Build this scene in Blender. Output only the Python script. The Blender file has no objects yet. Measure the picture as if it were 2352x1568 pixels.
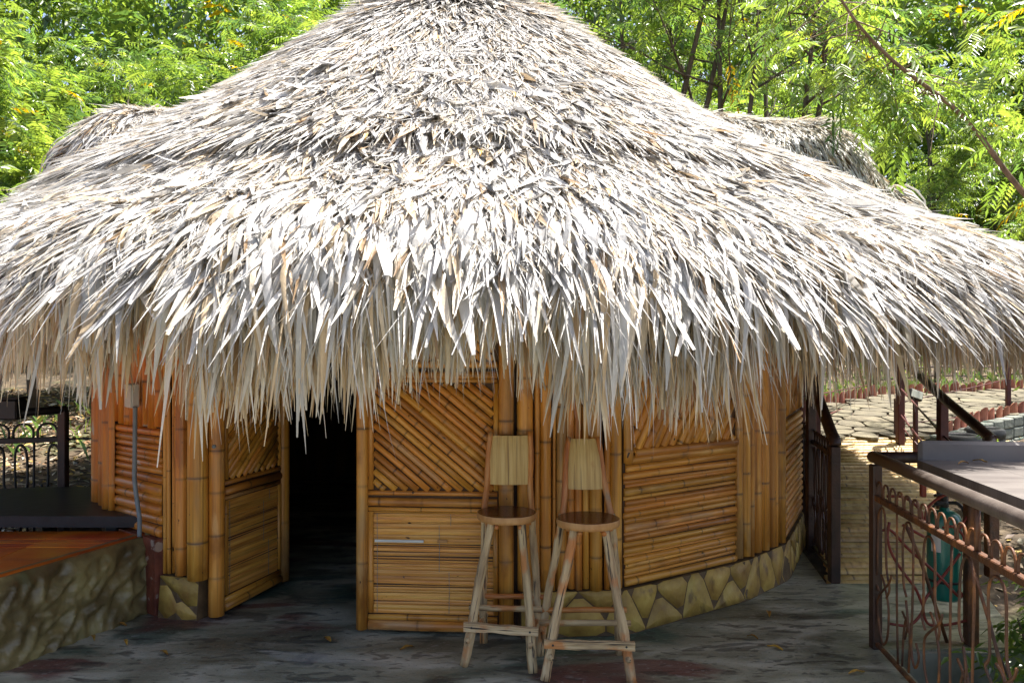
import bpy, math, random
import numpy as np
from mathutils import Matrix, Vector

# ------------------------------------------------------------------ camera, sky, sun, exposure
SC = bpy.context.scene
COL = SC.collection
CAMZ = 1.77
cam_data = bpy.data.cameras.new("camera")
cam = bpy.data.objects.new("camera", cam_data)
COL.objects.link(cam)
cam.location = (0, 0, CAMZ)
cam.rotation_euler = (math.radians(90), 0, 0)
cam_data.lens = 28.0
cam_data.sensor_width = 36.0
cam_data.clip_start = 0.05
cam_data.clip_end = 2000
SC.camera = cam

SUN_EL, SUN_AZ = 69.0, 66.0            # azimuth clockwise from +Y: high, from the right and a little beyond the hut
world = bpy.data.worlds.new("World")
SC.world = world
world.use_nodes = True
wn = world.node_tree.nodes
wl = world.node_tree.links
bg = wn["Background"]
sky = wn.new("ShaderNodeTexSky")
sky.sky_type = 'NISHITA'
sky.sun_disc = False
sky.sun_elevation = math.radians(SUN_EL)
sky.sun_rotation = math.radians(SUN_AZ)
sky.air_density = 0.8
sky.dust_density = 4.0
sky.ozone_density = 0.5
wl.new(sky.outputs[0], bg.inputs[0])
bg.inputs[1].default_value = 0.125

sun_data = bpy.data.lights.new("sun", 'SUN')
sun_data.energy = 5.0
sun_data.angle = math.radians(0.5)
sun_data.color = (1.0, 0.96, 0.9)
sun = bpy.data.objects.new("sun", sun_data)
COL.objects.link(sun)
_e, _a = math.radians(SUN_EL), math.radians(SUN_AZ)
sv = Vector((math.sin(_a) * math.cos(_e), math.cos(_a) * math.cos(_e), math.sin(_e)))
sun.rotation_euler = sv.to_track_quat('Z', 'Y').to_euler()

SC.view_settings.view_transform = 'Standard'
SC.view_settings.look = 'None'
SC.view_settings.exposure = 1.5
SC.view_settings.gamma = 1.0
SC.view_settings.use_curve_mapping = False
SC.cycles.use_denoising = True
SC.cycles.max_bounces = 8
SC.cycles.diffuse_bounces = 4
SC.cycles.transparent_max_bounces = 8

random.seed(7)
RNG = np.random.default_rng(11)
FPX = 1830.0                            # focal length in px of a 2352-wide picture


def world_pt(dx, dy, d):                # helper for reading sizes off the photograph
    return Vector(((dx - 1176) / FPX * d, d, CAMZ - (dy - 784) / FPX * d))


# ------------------------------------------------------------------ helpers
WM = {}


def put(o, parent=None, world=None):
    world = world or Matrix.Identity(4)
    if o.name not in COL.objects:
        COL.objects.link(o)
    if parent is not None:
        o.parent = parent
        o.matrix_parent_inverse = WM[parent.name].inverted()
    o.matrix_basis = world
    WM[o.name] = world.copy()
    return o


def empty(name, loc, label=None, cat=None, group=None):
    o = bpy.data.objects.new(name, None)
    o.empty_display_size = 0.1
    put(o, None, Matrix.Translation(loc))
    return tag(o, label, cat, group)


def tag(o, label=None, cat=None, group=None, kind=None):
    if label: o["label"] = label
    if cat: o["category"] = cat
    if group: o["group"] = group
    if kind: o["kind"] = kind
    return o


def mesh_np(name, V, F, mats, smooth=True, attrs=None, mat_idx=None):
    """V (n,3); F (m,k) int array; attrs {name: (n,) floats or (n,3) colours}"""
    me = bpy.data.meshes.new(name)
    V = np.asarray(V, dtype=np.float32)
    if isinstance(F, np.ndarray) and F.ndim == 2:
        m, k = F.shape
        me.vertices.add(len(V)); me.vertices.foreach_set("co", V.ravel())
        me.loops.add(m * k); me.loops.foreach_set("vertex_index", F.astype(np.int32).ravel())
        me.polygons.add(m)
        me.polygons.foreach_set("loop_start", np.arange(0, m * k, k, dtype=np.int32))
    else:
        me.from_pydata([tuple(map(float, v)) for v in V], [], [tuple(int(i) for i in f) for f in F])
    for mt in (mats if isinstance(mats, (list, tuple)) else [mats]):
        me.materials.append(mt)
    if mat_idx is not None:
        me.polygons.foreach_set("material_index", np.asarray(mat_idx, dtype=np.int32))
    me.update(calc_edges=True)
    if smooth:
        me.polygons.foreach_set("use_smooth", np.ones(len(me.polygons), dtype=bool))
    if attrs:
        for an, arr in attrs.items():
            arr = np.asarray(arr, dtype=np.float32)
            if arr.ndim == 1:
                a = me.attributes.new(an, 'FLOAT', 'POINT'); a.data.foreach_set("value", arr)
            else:
                a = me.attributes.new(an, 'FLOAT_COLOR', 'POINT')
                c = np.ones((len(arr), 4), dtype=np.float32); c[:, :3] = arr
                a.data.foreach_set("color", c.ravel())
    return me


def obj(name, me, parent=None, world=None):
    return put(bpy.data.objects.new(name, me), parent, world)


class MB:
    """collects simple shapes into one mesh"""
    def __init__(self): self.v = []; self.f = []; self.node = []

    def add(self, V, F, node=None):
        b = len(self.v)
        self.v += [tuple(p) for p in V]
        self.f += [tuple(i + b for i in f) for f in F]
        self.node += list(node) if node is not None else [0.0] * len(V)
        return self

    def box(self, c, s, rot=None, bevel=0.0):
        hx, hy, hz = s[0] / 2, s[1] / 2, s[2] / 2
        b = min(bevel, hx * .9, hy * .9, hz * .9)
        if b <= 0:
            V = [Vector((x, y, z)) for x in (-hx, hx) for y in (-hy, hy) for z in (-hz, hz)]
            F = [(0, 1, 3, 2), (4, 6, 7, 5), (0, 4, 5, 1), (2, 3, 7, 6), (0, 2, 6, 4), (1, 5, 7, 3)]
        else:
            V = []; idx = {}
            for sx in (-1, 1):
                for sy in (-1, 1):
                    for sz in (-1, 1):
                        for ax in range(3):
                            p = [sx * (hx - b), sy * (hy - b), sz * (hz - b)]
                            p[ax] = (sx * hx, sy * hy, sz * hz)[ax]
                            idx[(sx, sy, sz, ax)] = len(V); V.append(Vector(p))
            F = []
            for s_ in (-1, 1):
                F.append([idx[(s_, a, c_, 0)] for a, c_ in ((-1, -1), (1, -1), (1, 1), (-1, 1))][::s_])
                F.append([idx[(a, s_, c_, 1)] for a, c_ in ((-1, -1), (-1, 1), (1, 1), (1, -1))][::s_])
                F.append([idx[(a, c_, s_, 2)] for a, c_ in ((-1, -1), (1, -1), (1, 1), (-1, 1))][::s_])
            for a in (-1, 1):
                for c_ in (-1, 1):
                    F.append((idx[(-1, a, c_, 1)], idx[(1, a, c_, 1)], idx[(1, a, c_, 2)], idx[(-1, a, c_, 2)]))
                    F.append((idx[(a, -1, c_, 0)], idx[(a, 1, c_, 0)], idx[(a, 1, c_, 2)], idx[(a, -1, c_, 2)]))
                    F.append((idx[(a, c_, -1, 0)], idx[(a, c_, 1, 0)], idx[(a, c_, 1, 1)], idx[(a, c_, -1, 1)]))
                    for c2 in (-1, 1):
                        F.append((idx[(a, c_, c2, 0)], idx[(a, c_, c2, 1)], idx[(a, c_, c2, 2)]))
        c = Vector(c)
        if rot is not None:
            V = [rot @ p for p in V]
        return self.add([p + c for p in V], F)

    def tube(self, pts, r, sides=8, caps=True, noise=0.0, rng=None):
        pts = [Vector(p) for p in pts]
        n = len(pts)
        rs = r if isinstance(r, (list, tuple)) else [r] * n
        V = []; F = []
        t0 = (pts[1] - pts[0]).normalized()
        up = Vector((0, 0, 1)) if abs(t0.z) < .9 else Vector((0, 1, 0))
        nrm = t0.cross(up).normalized()
        for i, p in enumerate(pts):
            t = (pts[min(i + 1, n - 1)] - pts[max(i - 1, 0)])
            t = t.normalized() if t.length > 1e-9 else t0
            nrm = (nrm - t * nrm.dot(t)).normalized()
            bi = t.cross(nrm)
            for k in range(sides):
                a = 2 * math.pi * k / sides
                q = rs[i] * (1 + (noise * (rng.random() * 2 - 1) if noise else 0))
                V.append(p + nrm * (math.cos(a) * q) + bi * (math.sin(a) * q))
        for i in range(n - 1):
            for k in range(sides):
                k2 = (k + 1) % sides
                F.append((i * sides + k, i * sides + k2, (i + 1) * sides + k2, (i + 1) * sides + k))
        if caps:
            F.append(tuple(range(sides - 1, -1, -1)))
            F.append(tuple((n - 1) * sides + k for k in range(sides)))
        return self.add(V, F)

    def lathe(self, prof, c=(0, 0, 0), sides=24):
        c = Vector(c); V = []; F = []
        for (r, z) in prof:
            for k in range(sides):
                a = 2 * math.pi * k / sides
                V.append(c + Vector((r * math.cos(a), r * math.sin(a), z)))
        for i in range(len(prof) - 1):
            for k in range(sides):
                k2 = (k + 1) % sides
                F.append((i * sides + k, i * sides + k2, (i + 1) * sides + k2, (i + 1) * sides + k))
        if prof[0][0] > 1e-6: F.append(tuple(range(sides - 1, -1, -1)))
        if prof[-1][0] > 1e-6: F.append(tuple((len(prof) - 1) * sides + k for k in range(sides)))
        return self.add(V, F)

    def build(self, name, mat, parent=None, smooth=False, world=None):
        me = mesh_np(name, self.v, self.f, mat, smooth, {"node": self.node})
        return obj(name, me, parent, world)


def spline(pts, n=6):
    P = [Vector(p) for p in pts]
    P = [P[0] * 2 - P[1]] + P + [P[-1] * 2 - P[-2]]
    out = []
    for i in range(1, len(P) - 2):
        for k in range(n):
            t = k / n
            a, b, c, d = P[i - 1], P[i], P[i + 1], P[i + 2]
            out.append(.5 * ((2 * b) + (c - a) * t + (2 * a - 5 * b + 4 * c - d) * t * t + (3 * b - a - 3 * c + d) * t ** 3))
    out.append(P[-2])
    return out


# ------------------------------------------------------------------ materials
def M(name, ramp, scale=(6, 6, 6), rough=.5, bump=0.0, bscale=None, tint=False, node=False, rand=0.0,
      spec=.5, detail=6, distort=0.0, speck=None, transl=0.0, metal=0.0, rough_var=0.0, streak=None, patches=None, coat=0.0, thue=.485, tval=1.6):
    m = bpy.data.materials.new(name)
    m.use_nodes = True
    nt = m.node_tree; N = nt.nodes; L = nt.links
    bs = N["Principled BSDF"]
    tc = N.new("ShaderNodeTexCoord")
    oi = N.new("ShaderNodeObjectInfo")

    def mapping(sc):
        mp = N.new("ShaderNodeMapping"); mp.inputs["Scale"].default_value = sc
        L.new(tc.outputs["Object"], mp.inputs["Vector"])
        ad = N.new("ShaderNodeVectorMath"); ad.operation = 'ADD'
        L.new(mp.outputs[0], ad.inputs[0])
        if rand:
            ms = N.new("ShaderNodeMath"); ms.operation = 'MULTIPLY'; ms.inputs[1].default_value = 37.0
            L.new(oi.outputs["Random"], ms.inputs[0]); L.new(ms.outputs[0], ad.inputs[1])
        return ad.outputs[0]

    def noise(sc, det=detail, dis=distort):
        nz = N.new("ShaderNodeTexNoise"); nz.inputs["Scale"].default_value = 1.0
        nz.inputs["Detail"].default_value = det; nz.inputs["Distortion"].default_value = dis
        L.new(mapping(sc), nz.inputs["Vector"])
        return nz.outputs["Fac"]

    def mixc(a, b, fac, mode='MIX'):
        mx = N.new("ShaderNodeMix"); mx.data_type = 'RGBA'; mx.blend_type = mode
        for s, v in ((0, fac), (6, a), (7, b)):
            if hasattr(v, 'is_linked') or hasattr(v, 'links'): L.new(v, mx.inputs[s])
            else: mx.inputs[s].default_value = v if s == 0 else (*v, 1)
        return mx.outputs[2]

    def step(v, lo, hi):
        mr = N.new("ShaderNodeMapRange"); mr.interpolation_type = 'SMOOTHSTEP'
        mr.inputs[1].default_value = lo; mr.inputs[2].default_value = hi
        L.new(v, mr.inputs[0]); return mr.outputs[0]

    fac = noise(scale)
    cr = N.new("ShaderNodeValToRGB")
    el = cr.color_ramp.elements
    while len(el) > 1: el.remove(el[-1])
    for i, (p, c) in enumerate(ramp):
        e = el[0] if i == 0 else el.new(p)
        e.position = p; e.color = (*c, 1)
    L.new(fac, cr.inputs[0])
    col = cr.outputs[0]
    for (sc, lo, hi, c, amt) in (patches or []):
        f = step(noise(sc), lo, hi)
        mm = N.new("ShaderNodeMath"); mm.operation = 'MULTIPLY'; mm.inputs[1].default_value = amt
        L.new(f, mm.inputs[0]); col = mixc(col, c, mm.outputs[0])
    if streak:
        sc, c, lo, hi, amt = streak
        f = step(noise(sc, 3, 0), lo, hi)
        mm = N.new("ShaderNodeMath"); mm.operation = 'MULTIPLY'; mm.inputs[1].default_value = amt
        L.new(f, mm.inputs[0]); col = mixc(col, c, mm.outputs[0])
    if speck:
        sc, c, lo, hi = speck
        f = step(noise(sc, 2, 0), lo, hi); col = mixc(col, c, f)
    if node:
        at = N.new("ShaderNodeAttribute"); at.attribute_name = "node"
        col = mixc(col, (0.05, 0.022, 0.008), at.outputs["Fac"])
    if tint:
        at = N.new("ShaderNodeAttribute"); at.attribute_name = "tint"
        col = mixc(col, at.outputs["Color"], 1.0, 'MULTIPLY')
    if rand:
        hs = N.new("ShaderNodeHueSaturation")
        a = N.new("ShaderNodeMapRange"); a.inputs[3].default_value = 1 - rand; a.inputs[4].default_value = 1 + rand
        L.new(oi.outputs["Random"], a.inputs[0]); L.new(a.outputs[0], hs.inputs["Value"])
        b = N.new("ShaderNodeMapRange"); b.inputs[3].default_value = .5 - rand * .035; b.inputs[4].default_value = .5 + rand * .03
        mf = N.new("ShaderNodeMath"); mf.operation = 'FRACT'
        m7 = N.new("ShaderNodeMath"); m7.operation = 'MULTIPLY'; m7.inputs[1].default_value = 7.31
        L.new(oi.outputs["Random"], m7.inputs[0]); L.new(m7.outputs[0], mf.inputs[0]); L.new(mf.outputs[0], b.inputs[0])
        L.new(b.outputs[0], hs.inputs["Hue"])
        L.new(col, hs.inputs["Color"]); col = hs.outputs[0]
    L.new(col, bs.inputs["Base Color"])
    bs.inputs["Roughness"].default_value = rough
    bs.inputs["Specular IOR Level"].default_value = spec
    bs.inputs["Metallic"].default_value = metal
    bs.inputs["Coat Weight"].default_value = coat
    if rough_var:
        mr = N.new("ShaderNodeMapRange"); mr.inputs[3].default_value = rough - rough_var; mr.inputs[4].default_value = rough + rough_var
        L.new(noise(tuple(s * 1.7 for s in scale)), mr.inputs[0]); L.new(mr.outputs[0], bs.inputs["Roughness"])
    if bump:
        bp = N.new("ShaderNodeBump"); bp.inputs["Strength"].default_value = bump; bp.inputs["Distance"].default_value = .02
        L.new(noise(bscale or scale), bp.inputs["Height"]); L.new(bp.outputs[0], bs.inputs["Normal"])
    if transl:
        tr = N.new("ShaderNodeBsdfTranslucent"); ms = N.new("ShaderNodeMixShader"); ms.inputs[0].default_value = transl
        hs = N.new("ShaderNodeHueSaturation"); hs.inputs["Hue"].default_value = thue; hs.inputs["Saturation"].default_value = 1.1
        hs.inputs["Value"].default_value = tval
        L.new(col, hs.inputs["Color"]); L.new(hs.outputs[0], tr.inputs[0])
        L.new(bs.outputs[0], ms.inputs[1]); L.new(tr.outputs[0], ms.inputs[2])
        L.new(ms.outputs[0], N["Material Output"].inputs[0])
    return m


BAM = M("bamboo_varnished", [(.25, (.34, .125, .018)), (.5, (.57, .24, .036)), (.75, (.71, .36, .075))], (26, 26, 1.6), .36, .15, (60, 60, 2),
        node=True, rand=.22, speck=((30, 30, 16), (.03, .014, .006), .735, .77), streak=((70, 70, 1.2), (.2, .075, .016), .5, .75, .6), rough_var=.12,
        patches=[((5, 5, 3), .56, .68, (.22, .075, .014), .6), ((9, 9, 2.2), .62, .70, (.74, .43, .15), .5), ((4, 4, 1.4), .60, .70, (.30, .19, .09), .55)])
BAMP = M("bamboo_pale_split", [(.25, (.44, .17, .028)), (.5, (.66, .305, .058)), (.75, (.76, .43, .115))], (3.0, 60, 60), .42, .25, (2, 90, 90),
         node=True, rand=.17, speck=((14, 30, 30), (.05, .02, .01), .73, .76), rough_var=.1)
BAMR = M("bamboo_red_varnish", [(.25, (.32, .095, .012)), (.5, (.52, .185, .025)), (.75, (.64, .28, .05))], (26, 26, 1.6), .34, .15, (60, 60, 2),
         node=True, rand=.16, speck=((12, 12, 6), (.45, .38, .3), .70, .74), rough_var=.1)
BAMG = M("bamboo_weathered_deck", [(.25, (.27, .165, .055)), (.5, (.46, .30, .10)), (.8, (.58, .42, .18))], (1.6, 24, 24), .5, .2, (2, 60, 60),
         node=True, rand=.25, speck=((18, 30, 30), (.06, .04, .02), .72, .76))
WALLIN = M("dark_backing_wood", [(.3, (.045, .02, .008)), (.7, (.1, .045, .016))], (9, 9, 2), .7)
THATCH = M("palm_thatch", [(.25, (.75, .73, .70)), (.75, (1, 1, 1))], (14, 14, 5), .42, .25, (60, 60, 20), tint=True, spec=.45, detail=3, transl=.27, thue=.492, tval=1.1)
ROOFB = M("thatch_underside", [(.3, (.075, .046, .022)), (.7, (.17, .115, .06))], (10, 10, 10), .8, .4, (20, 20, 20))  # base coloured dark so gaps between thatch blades read as shaded holes
LEAF = M("neem_leaf", [(.3, (.8, .85, .7)), (.7, (1.1, 1.05, 1.0))], (3, 3, 3), .3, tint=True, transl=.56, spec=.9, detail=2)
BARK = M("tree_bark", [(.3, (.035, .026, .018)), (.7, (.12, .09, .062))], (12, 12, 5), .85, .6, (25, 25, 8))
BARKR = M("branch_bark", [(.3, (.10, .055, .032)), (.7, (.23, .14, .085))], (20, 20, 8), .7, .5, (40, 40, 10))
FLOOR = M("painted_concrete_floor", [(.3, (.11, .112, .075)), (.5, (.27, .272, .195)), (.7, (.50, .49, .39))], (1.6, 4.2, 3), .46, .3, (30, 60, 30),
          distort=.6, detail=9, rough_var=.16,
          patches=[((.55, 1.1, 1), .53, .62, (.095, .085, .05), .7), ((.8, 1.7, 1.3), .56, .64, (.022, .075, .058), .8),
                   ((.7, 1.9, 2.1), .585, .65, (.12, .035, .034), .8), ((1.1, 3.0, 1.7), .60, .68, (.44, .44, .38), .65),
                   ((1.3, 2.2, 2.9), .64, .7, (.05, .075, .11), .55), ((5, 14, 5), .66, .70, (.36, .37, .35), .5), ((9, 22, 9), .58, .64, (.025, .026, .024), .55), ((22, 50, 22), .60, .66, (.34, .34, .32), .4), ((3.2, 9, 3), .57, .62, (.03, .034, .032), .6), ((45, 90, 40), .62, .68, (.02, .02, .018), .5)])
STONE = M("painted_plinth_stone", [(.3, (.25, .135, .03)), (.55, (.45, .295, .065)), (.75, (.56, .41, .11))], (7, 7, 7), .55, .35, (30, 30, 30), rand=.15,
          patches=[((9, 9, 6), .55, .68, (.1, .05, .025), .7)])
GROUT = M("brown_joint_paint", [(.3, (.05, .031, .018)), (.7, (.105, .066, .038))], (12, 12, 12), .7)
PLJ = M("plinth_joint_paint", [(.3, (.075, .045, .02)), (.7, (.15, .092, .04))], (12, 12, 12), .65, .3, (40, 40, 40))
ROCK = M("sculpted_rock_render", [(.3, (.085, .062, .027)), (.5, (.19, .148, .062)), (.72, (.33, .275, .115))], (5, 5, 5), .34, .3, (24, 24, 24),
         patches=[((1.6, 1.6, 2.5), .55, .7, (.05, .025, .015), .7), ((3, 3, 3), .6, .72, (.1, .11, .045), .6)])
ORANGE = M("orange_glazed_paint", [(.3, (.42, .06, .01)), (.5, (.60, .15, .015)), (.72, (.64, .26, .025))], (2.2, 2.2, 2.2), .3, .1, (30, 30, 30),
           patches=[((1.2, 3, 2), .54, .66, (.30, .055, .03), .8)], rand=.15)
BLACK = M("black_paint_and_shade", [(.3, (.008, .008, .009)), (.7, (.022, .022, .025))], (12, 12, 12), .42, .1)
IRON = M("rusty_brown_iron", [(.3, (.04, .02, .012)), (.55, (.12, .045, .016)), (.78, (.32, .12, .025))], (13, 13, 9), .55, .3, (60, 60, 60), rough_var=.12)
IRONB = M("dark_brown_iron", [(.3, (.022, .013, .011)), (.7, (.07, .03, .02))], (10, 10, 6), .42, .2, (60, 60, 60))
REDP = M("dark_red_post_paint", [(.3, (.055, .012, .010)), (.7, (.12, .024, .018))], (8, 8, 8), .5, .15, (50, 50, 50))
PIPE = M("brown_handrail_paint", [(.3, (.085, .067, .056)), (.7, (.15, .125, .106))], (9, 9, 9), .38, .1, (50, 50, 50))
REDI = M("red_painted_iron", [(.3, (.13, .018, .014)), (.7, (.24, .036, .024))], (10, 10, 10), .42, .15, (60, 60, 60))
GREENP = M("green_cylinder_paint", [(.3, (.008, .16, .125)), (.7, (.014, .21, .165))], (7, 7, 7), .28, .04, (40, 40, 40), coat=.3)
RUBBER = M("black_rubber", [(.3, (.012, .012, .012)), (.7, (.03, .03, .03))], (10, 10, 10), .6, .2)
PAPER = M("white_label_paper", [(.3, (.6, .6, .58)), (.7, (.74, .74, .72))], (10, 10, 10), .6)
PVC = M("grey_conduit", [(.3, (.13, .16, .18)), (.7, (.2, .24, .26))], (9, 9, 9), .5)
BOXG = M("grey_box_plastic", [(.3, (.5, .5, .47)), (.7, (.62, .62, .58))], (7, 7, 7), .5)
COUNTER = M("grey_brown_boards", [(.3, (.095, .080, .072)), (.7, (.165, .145, .13))], (3, 12, 3), .5, .15, (6, 50, 6), rand=.08)
WOODW = M("weathered_branch_wood", [(.28, (.18, .115, .058)), (.5, (.47, .33, .17)), (.72, (.65, .50, .28))], (30, 30, 4), .6, .6, (90, 90, 7), rand=.12,
          patches=[((7, 7, 5), .53, .64, (.50, .17, .03), .8)], speck=((75, 75, 3.2), (.04, .026, .016), .60, .68))
WOODO = M("orange_stained_branch", [(.28, (.28, .085, .015)), (.5, (.48, .175, .035)), (.75, (.56, .30, .11))], (25, 25, 5), .45, .4, (80, 80, 9), rand=.12,
          patches=[((8, 8, 5), .58, .68, (.28, .2, .12), .8)])
SEATT = M("varnished_seat_top", [(.3, (.075, .024, .008)), (.7, (.15, .052, .016))], (14, 3, 3), .25, .05, (40, 8, 8), coat=.3)
SEATS = M("seat_edge_wood", [(.3, (.34, .15, .04)), (.7, (.52, .29, .11))], (18, 18, 6), .45, .2, (40, 40, 10))
MATW = M("split_bamboo_back", [(.3, (.40, .24, .075)), (.55, (.56, .38, .135)), (.75, (.64, .47, .2))], (70, 8, 2.4), .5, .35, (150, 20, 2),
         patches=[((6, 6, 5), .56, .68, (.40, .17, .04), .6)], streak=((120, 10, 1), (.16, .08, .025), .58, .7, .7))
TERRA = M("terracotta", [(.3, (.20, .055, .028)), (.7, (.38, .13, .07))], (7, 7, 7), .7, .2, rand=.15)
CONC = M("greenish_concrete", [(.3, (.10, .11, .09)), (.5, (.18, .19, .16)), (.75, (.26, .27, .23))], (5, 5, 5), .8, .4, (20, 20, 20),
         patches=[((3, 3, 3), .58, .68, (.05, .12, .085), .5)])
FLAG = M("flagstone", [(.3, (.075, .062, .036)), (.7, (.16, .135, .082))], (6, 6, 6), .8, .35, (25, 25, 25), rand=.18)
SOIL = M("soil_and_litter", [(.3, (.03, .022, .013)), (.5, (.075, .052, .03)), (.72, (.15, .11, .065))], (5, 5, 5), .95, .8, (14, 14, 14), detail=9,
         patches=[((.8, .8, .8), .55, .66, (.05, .075, .02), .6)])
LITTER = M("dry_leaf", [(.3, (.8, .8, .8)), (.7, (1.1, 1.1, 1.1))], (9, 9, 9), .65, tint=True)
GRASS = M("grass_blade", [(.3, (.8, .8, .8)), (.7, (1.1, 1.1, 1.1))], (9, 9, 9), .5, tint=True, transl=.3)
YLEAF = M("yellow_fallen_leaf", [(.3, (.28, .14, .025)), (.7, (.46, .27, .045))], (25, 25, 25), .55, rand=.25)
REDW = M("peeling_red_paint", [(.3, (.10, .025, .014)), (.7, (.22, .06, .03))], (9, 9, 9), .6, .4, (30, 30, 30),
         patches=[((9, 9, 12), .60, .66, (.36, .28, .22), .8)])
GLASSW = M("lamp_glass", [(.3, (.5, .52, .45)), (.7, (.62, .64, .55))], (5, 5, 5), .2)

# ------------------------------------------------------------------ geometry of the hut (read off the photograph)
C = np.array([-0.56, 7.90])
RW = 3.22
EAVE_R = 4.62


def ray_circle(dx, R):
    k = (dx - 1176) / FPX
    a = 1 + k * k; b = -2 * (k * C[0] + C[1]); c = C[0] ** 2 + C[1] ** 2 - R * R
    disc = max(b * b - 4 * a * c, 0)
    y = (-b - math.sqrt(disc)) / (2 * a)
    return k * y, y


PROF_R = np.array([0, .25, .6, .9, 1.19, 1.67, 2.06, 2.59, 3.2, 3.38, 3.52, 3.81, 4.12, 4.38, 4.55, 4.62])
PROF_Z = np.array([5.10, 5.08, 5.00, 4.88, 4.70, 4.34, 4.02, 3.61, 3.17, 3.05, 2.90, 2.69, 2.50, 2.31, 2.13, 1.96])


def prof(r): return np.interp(r, PROF_R, PROF_Z)


def rmap(r, t):
    """the eave reaches further out on the right flank"""
    rel = (t - CAM_TH + np.pi) % (2 * np.pi) - np.pi
    k = smooth01((rel - .50) / .5) * smooth01((1.75 - rel) / .6)
    return r + .50 * k * smooth01((r - 2.5) / 2.0)


CAM_TH = math.atan2(-C[1], -C[0])       # azimuth from the hut axis towards the camera


def smooth01(x): x = np.clip(x, 0, 1); return x * x * (3 - 2 * x)


# ------------------------------------------------------------------ ground
def pathz(y): return np.interp(y, [5.8, 9.0, 12.0, 16.0, 60, 400], [0.0, .71, .92, 1.1, 6.5, 30])


def groundz(x, y):
    x = np.asarray(x, float); y = np.asarray(y, float)
    left = np.interp(y, [-500, 6.6, 8.0, 14, 30, 80, 500], [-.08, -.08, .12, 1.15, 3.6, 10, 40])
    right = np.interp(y, [-500, 4.7, 6.2, 8, 9.2, 10, 12.5, 14.5, 16, 24, 30, 80, 500], [-.45, -.45, -.3, -.05, .40, .48, .76, .9, 1.25, 2.7, 3.8, 10, 40])
    w = smooth01((x - .5) / 1.5)
    base = left * (1 - w) + right * w
    # away to the sides the terrace ground stays low
    return base + .03 * np.sin(x * 2.1 + y) * np.cos(y * 1.7 - x * .6)


gx = np.concatenate([np.linspace(-400, -20, 20), np.linspace(-18, 18, 121), np.linspace(20, 400, 20)])
gy = np.concatenate([np.linspace(-400, -12, 16), np.linspace(-10, 32, 141), np.linspace(34, 500, 20)])
GX, GY = np.meshgrid(gx, gy)
GZ = groundz(GX, GY)
inside = (np.hypot(GX - C[0], GY - C[1]) < 3.4) | ((GX > -6.5) & (GX < 2.0) & (GY < 5.6) & (GY > -9.5))
GZ = np.where(inside, np.minimum(GZ, -.12), GZ)
nx, ny = len(gx), len(gy)
idx = np.arange(nx * ny).reshape(ny, nx)
F = np.stack([idx[:-1, :-1], idx[:-1, 1:], idx[1:, 1:], idx[1:, :-1]], -1).reshape(-1, 4)
g = obj("ground", mesh_np("ground", np.stack([GX.ravel(), GY.ravel(), GZ.ravel()], 1), F, SOIL))
tag(g, "leaf strewn hillside soil around the terrace", "ground", kind="structure")


def slab(name, poly, ztop, thick, mat, parent=None):
    n = len(poly)
    V = [(x, y, ztop) for x, y in poly] + [(x, y, ztop - thick) for x, y in poly]
    Fs = [tuple(range(n)), tuple(range(2 * n - 1, n - 1, -1))] + [(i, i + n, (i + 1) % n + n, (i + 1) % n) for i in range(n)]
    return obj(name, mesh_np(name, V, Fs, mat, False), parent)


NR0, NR1 = Vector((2.10, 4.60, 0)), Vector((1.92, 2.98, 0))
nr_dir = (NR1 - NR0).normalized()
nre = NR0 + nr_dir * 9
terr = slab("terrace_floor", [(-7, -9), (nre.x + .06, -9), (nre.x + .06, nre.y), (NR0.x + .06, NR0.y - .02), (2.98, 4.62), (3.40, 5.83), (2.30, 5.83),
                              (2.62, 7.7), (2.9, 11.5), (-.5, 11.6), (-4.0, 11), (-3.6, 6.6), (-7, 6.3)], 0.0, .36, FLOOR)
tag(terr, "dark concrete terrace floor with worn paint stains", "floor", kind="structure")
kerb = slab("concrete_kerb", [(2.28, 4.56), (3.06, 4.56), (3.06, 4.615), (2.28, 4.615)], -.012, .36, CONC)
tag(kerb, "greenish concrete edge of the walkway below the railing", "kerb", kind="structure")


# ------------------------------------------------------------------ voronoi pieces
def clip_poly(poly, n, d):
    out = []
    for i in range(len(poly)):
        a, b = poly[i], poly[(i + 1) % len(poly)]
        da, db = a @ n - d, b @ n - d
        if da <= 0: out.append(a)
        if da * db < 0: out.append(a + (b - a) * (da / (da - db)))
    return out


def voronoi_cells(pts, bound, gap):
    pts = np.asarray(pts); cells = []
    for i, p in enumerate(pts):
        poly = [np.array(b, float) for b in bound]
        order = np.argsort(np.hypot(*(pts - p).T))[1:16]
        for j in order:
            q = pts[j]; nrm = q - p; ln = np.hypot(*nrm); nrm = nrm / ln
            poly = clip_poly(poly, nrm, (p + q) @ nrm / 2 - gap / 2)
            if len(poly) < 3: break
        if len(poly) >= 3: cells.append(poly)
    return cells


def round_poly(poly, it=1):
    for _ in range(it):
        q = []
        for i in range(len(poly)):
            a, b = poly[i], poly[(i + 1) % len(poly)]
            q += [a * .8 + b * .2, a * .2 + b * .8]
        poly = q
    return poly


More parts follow.
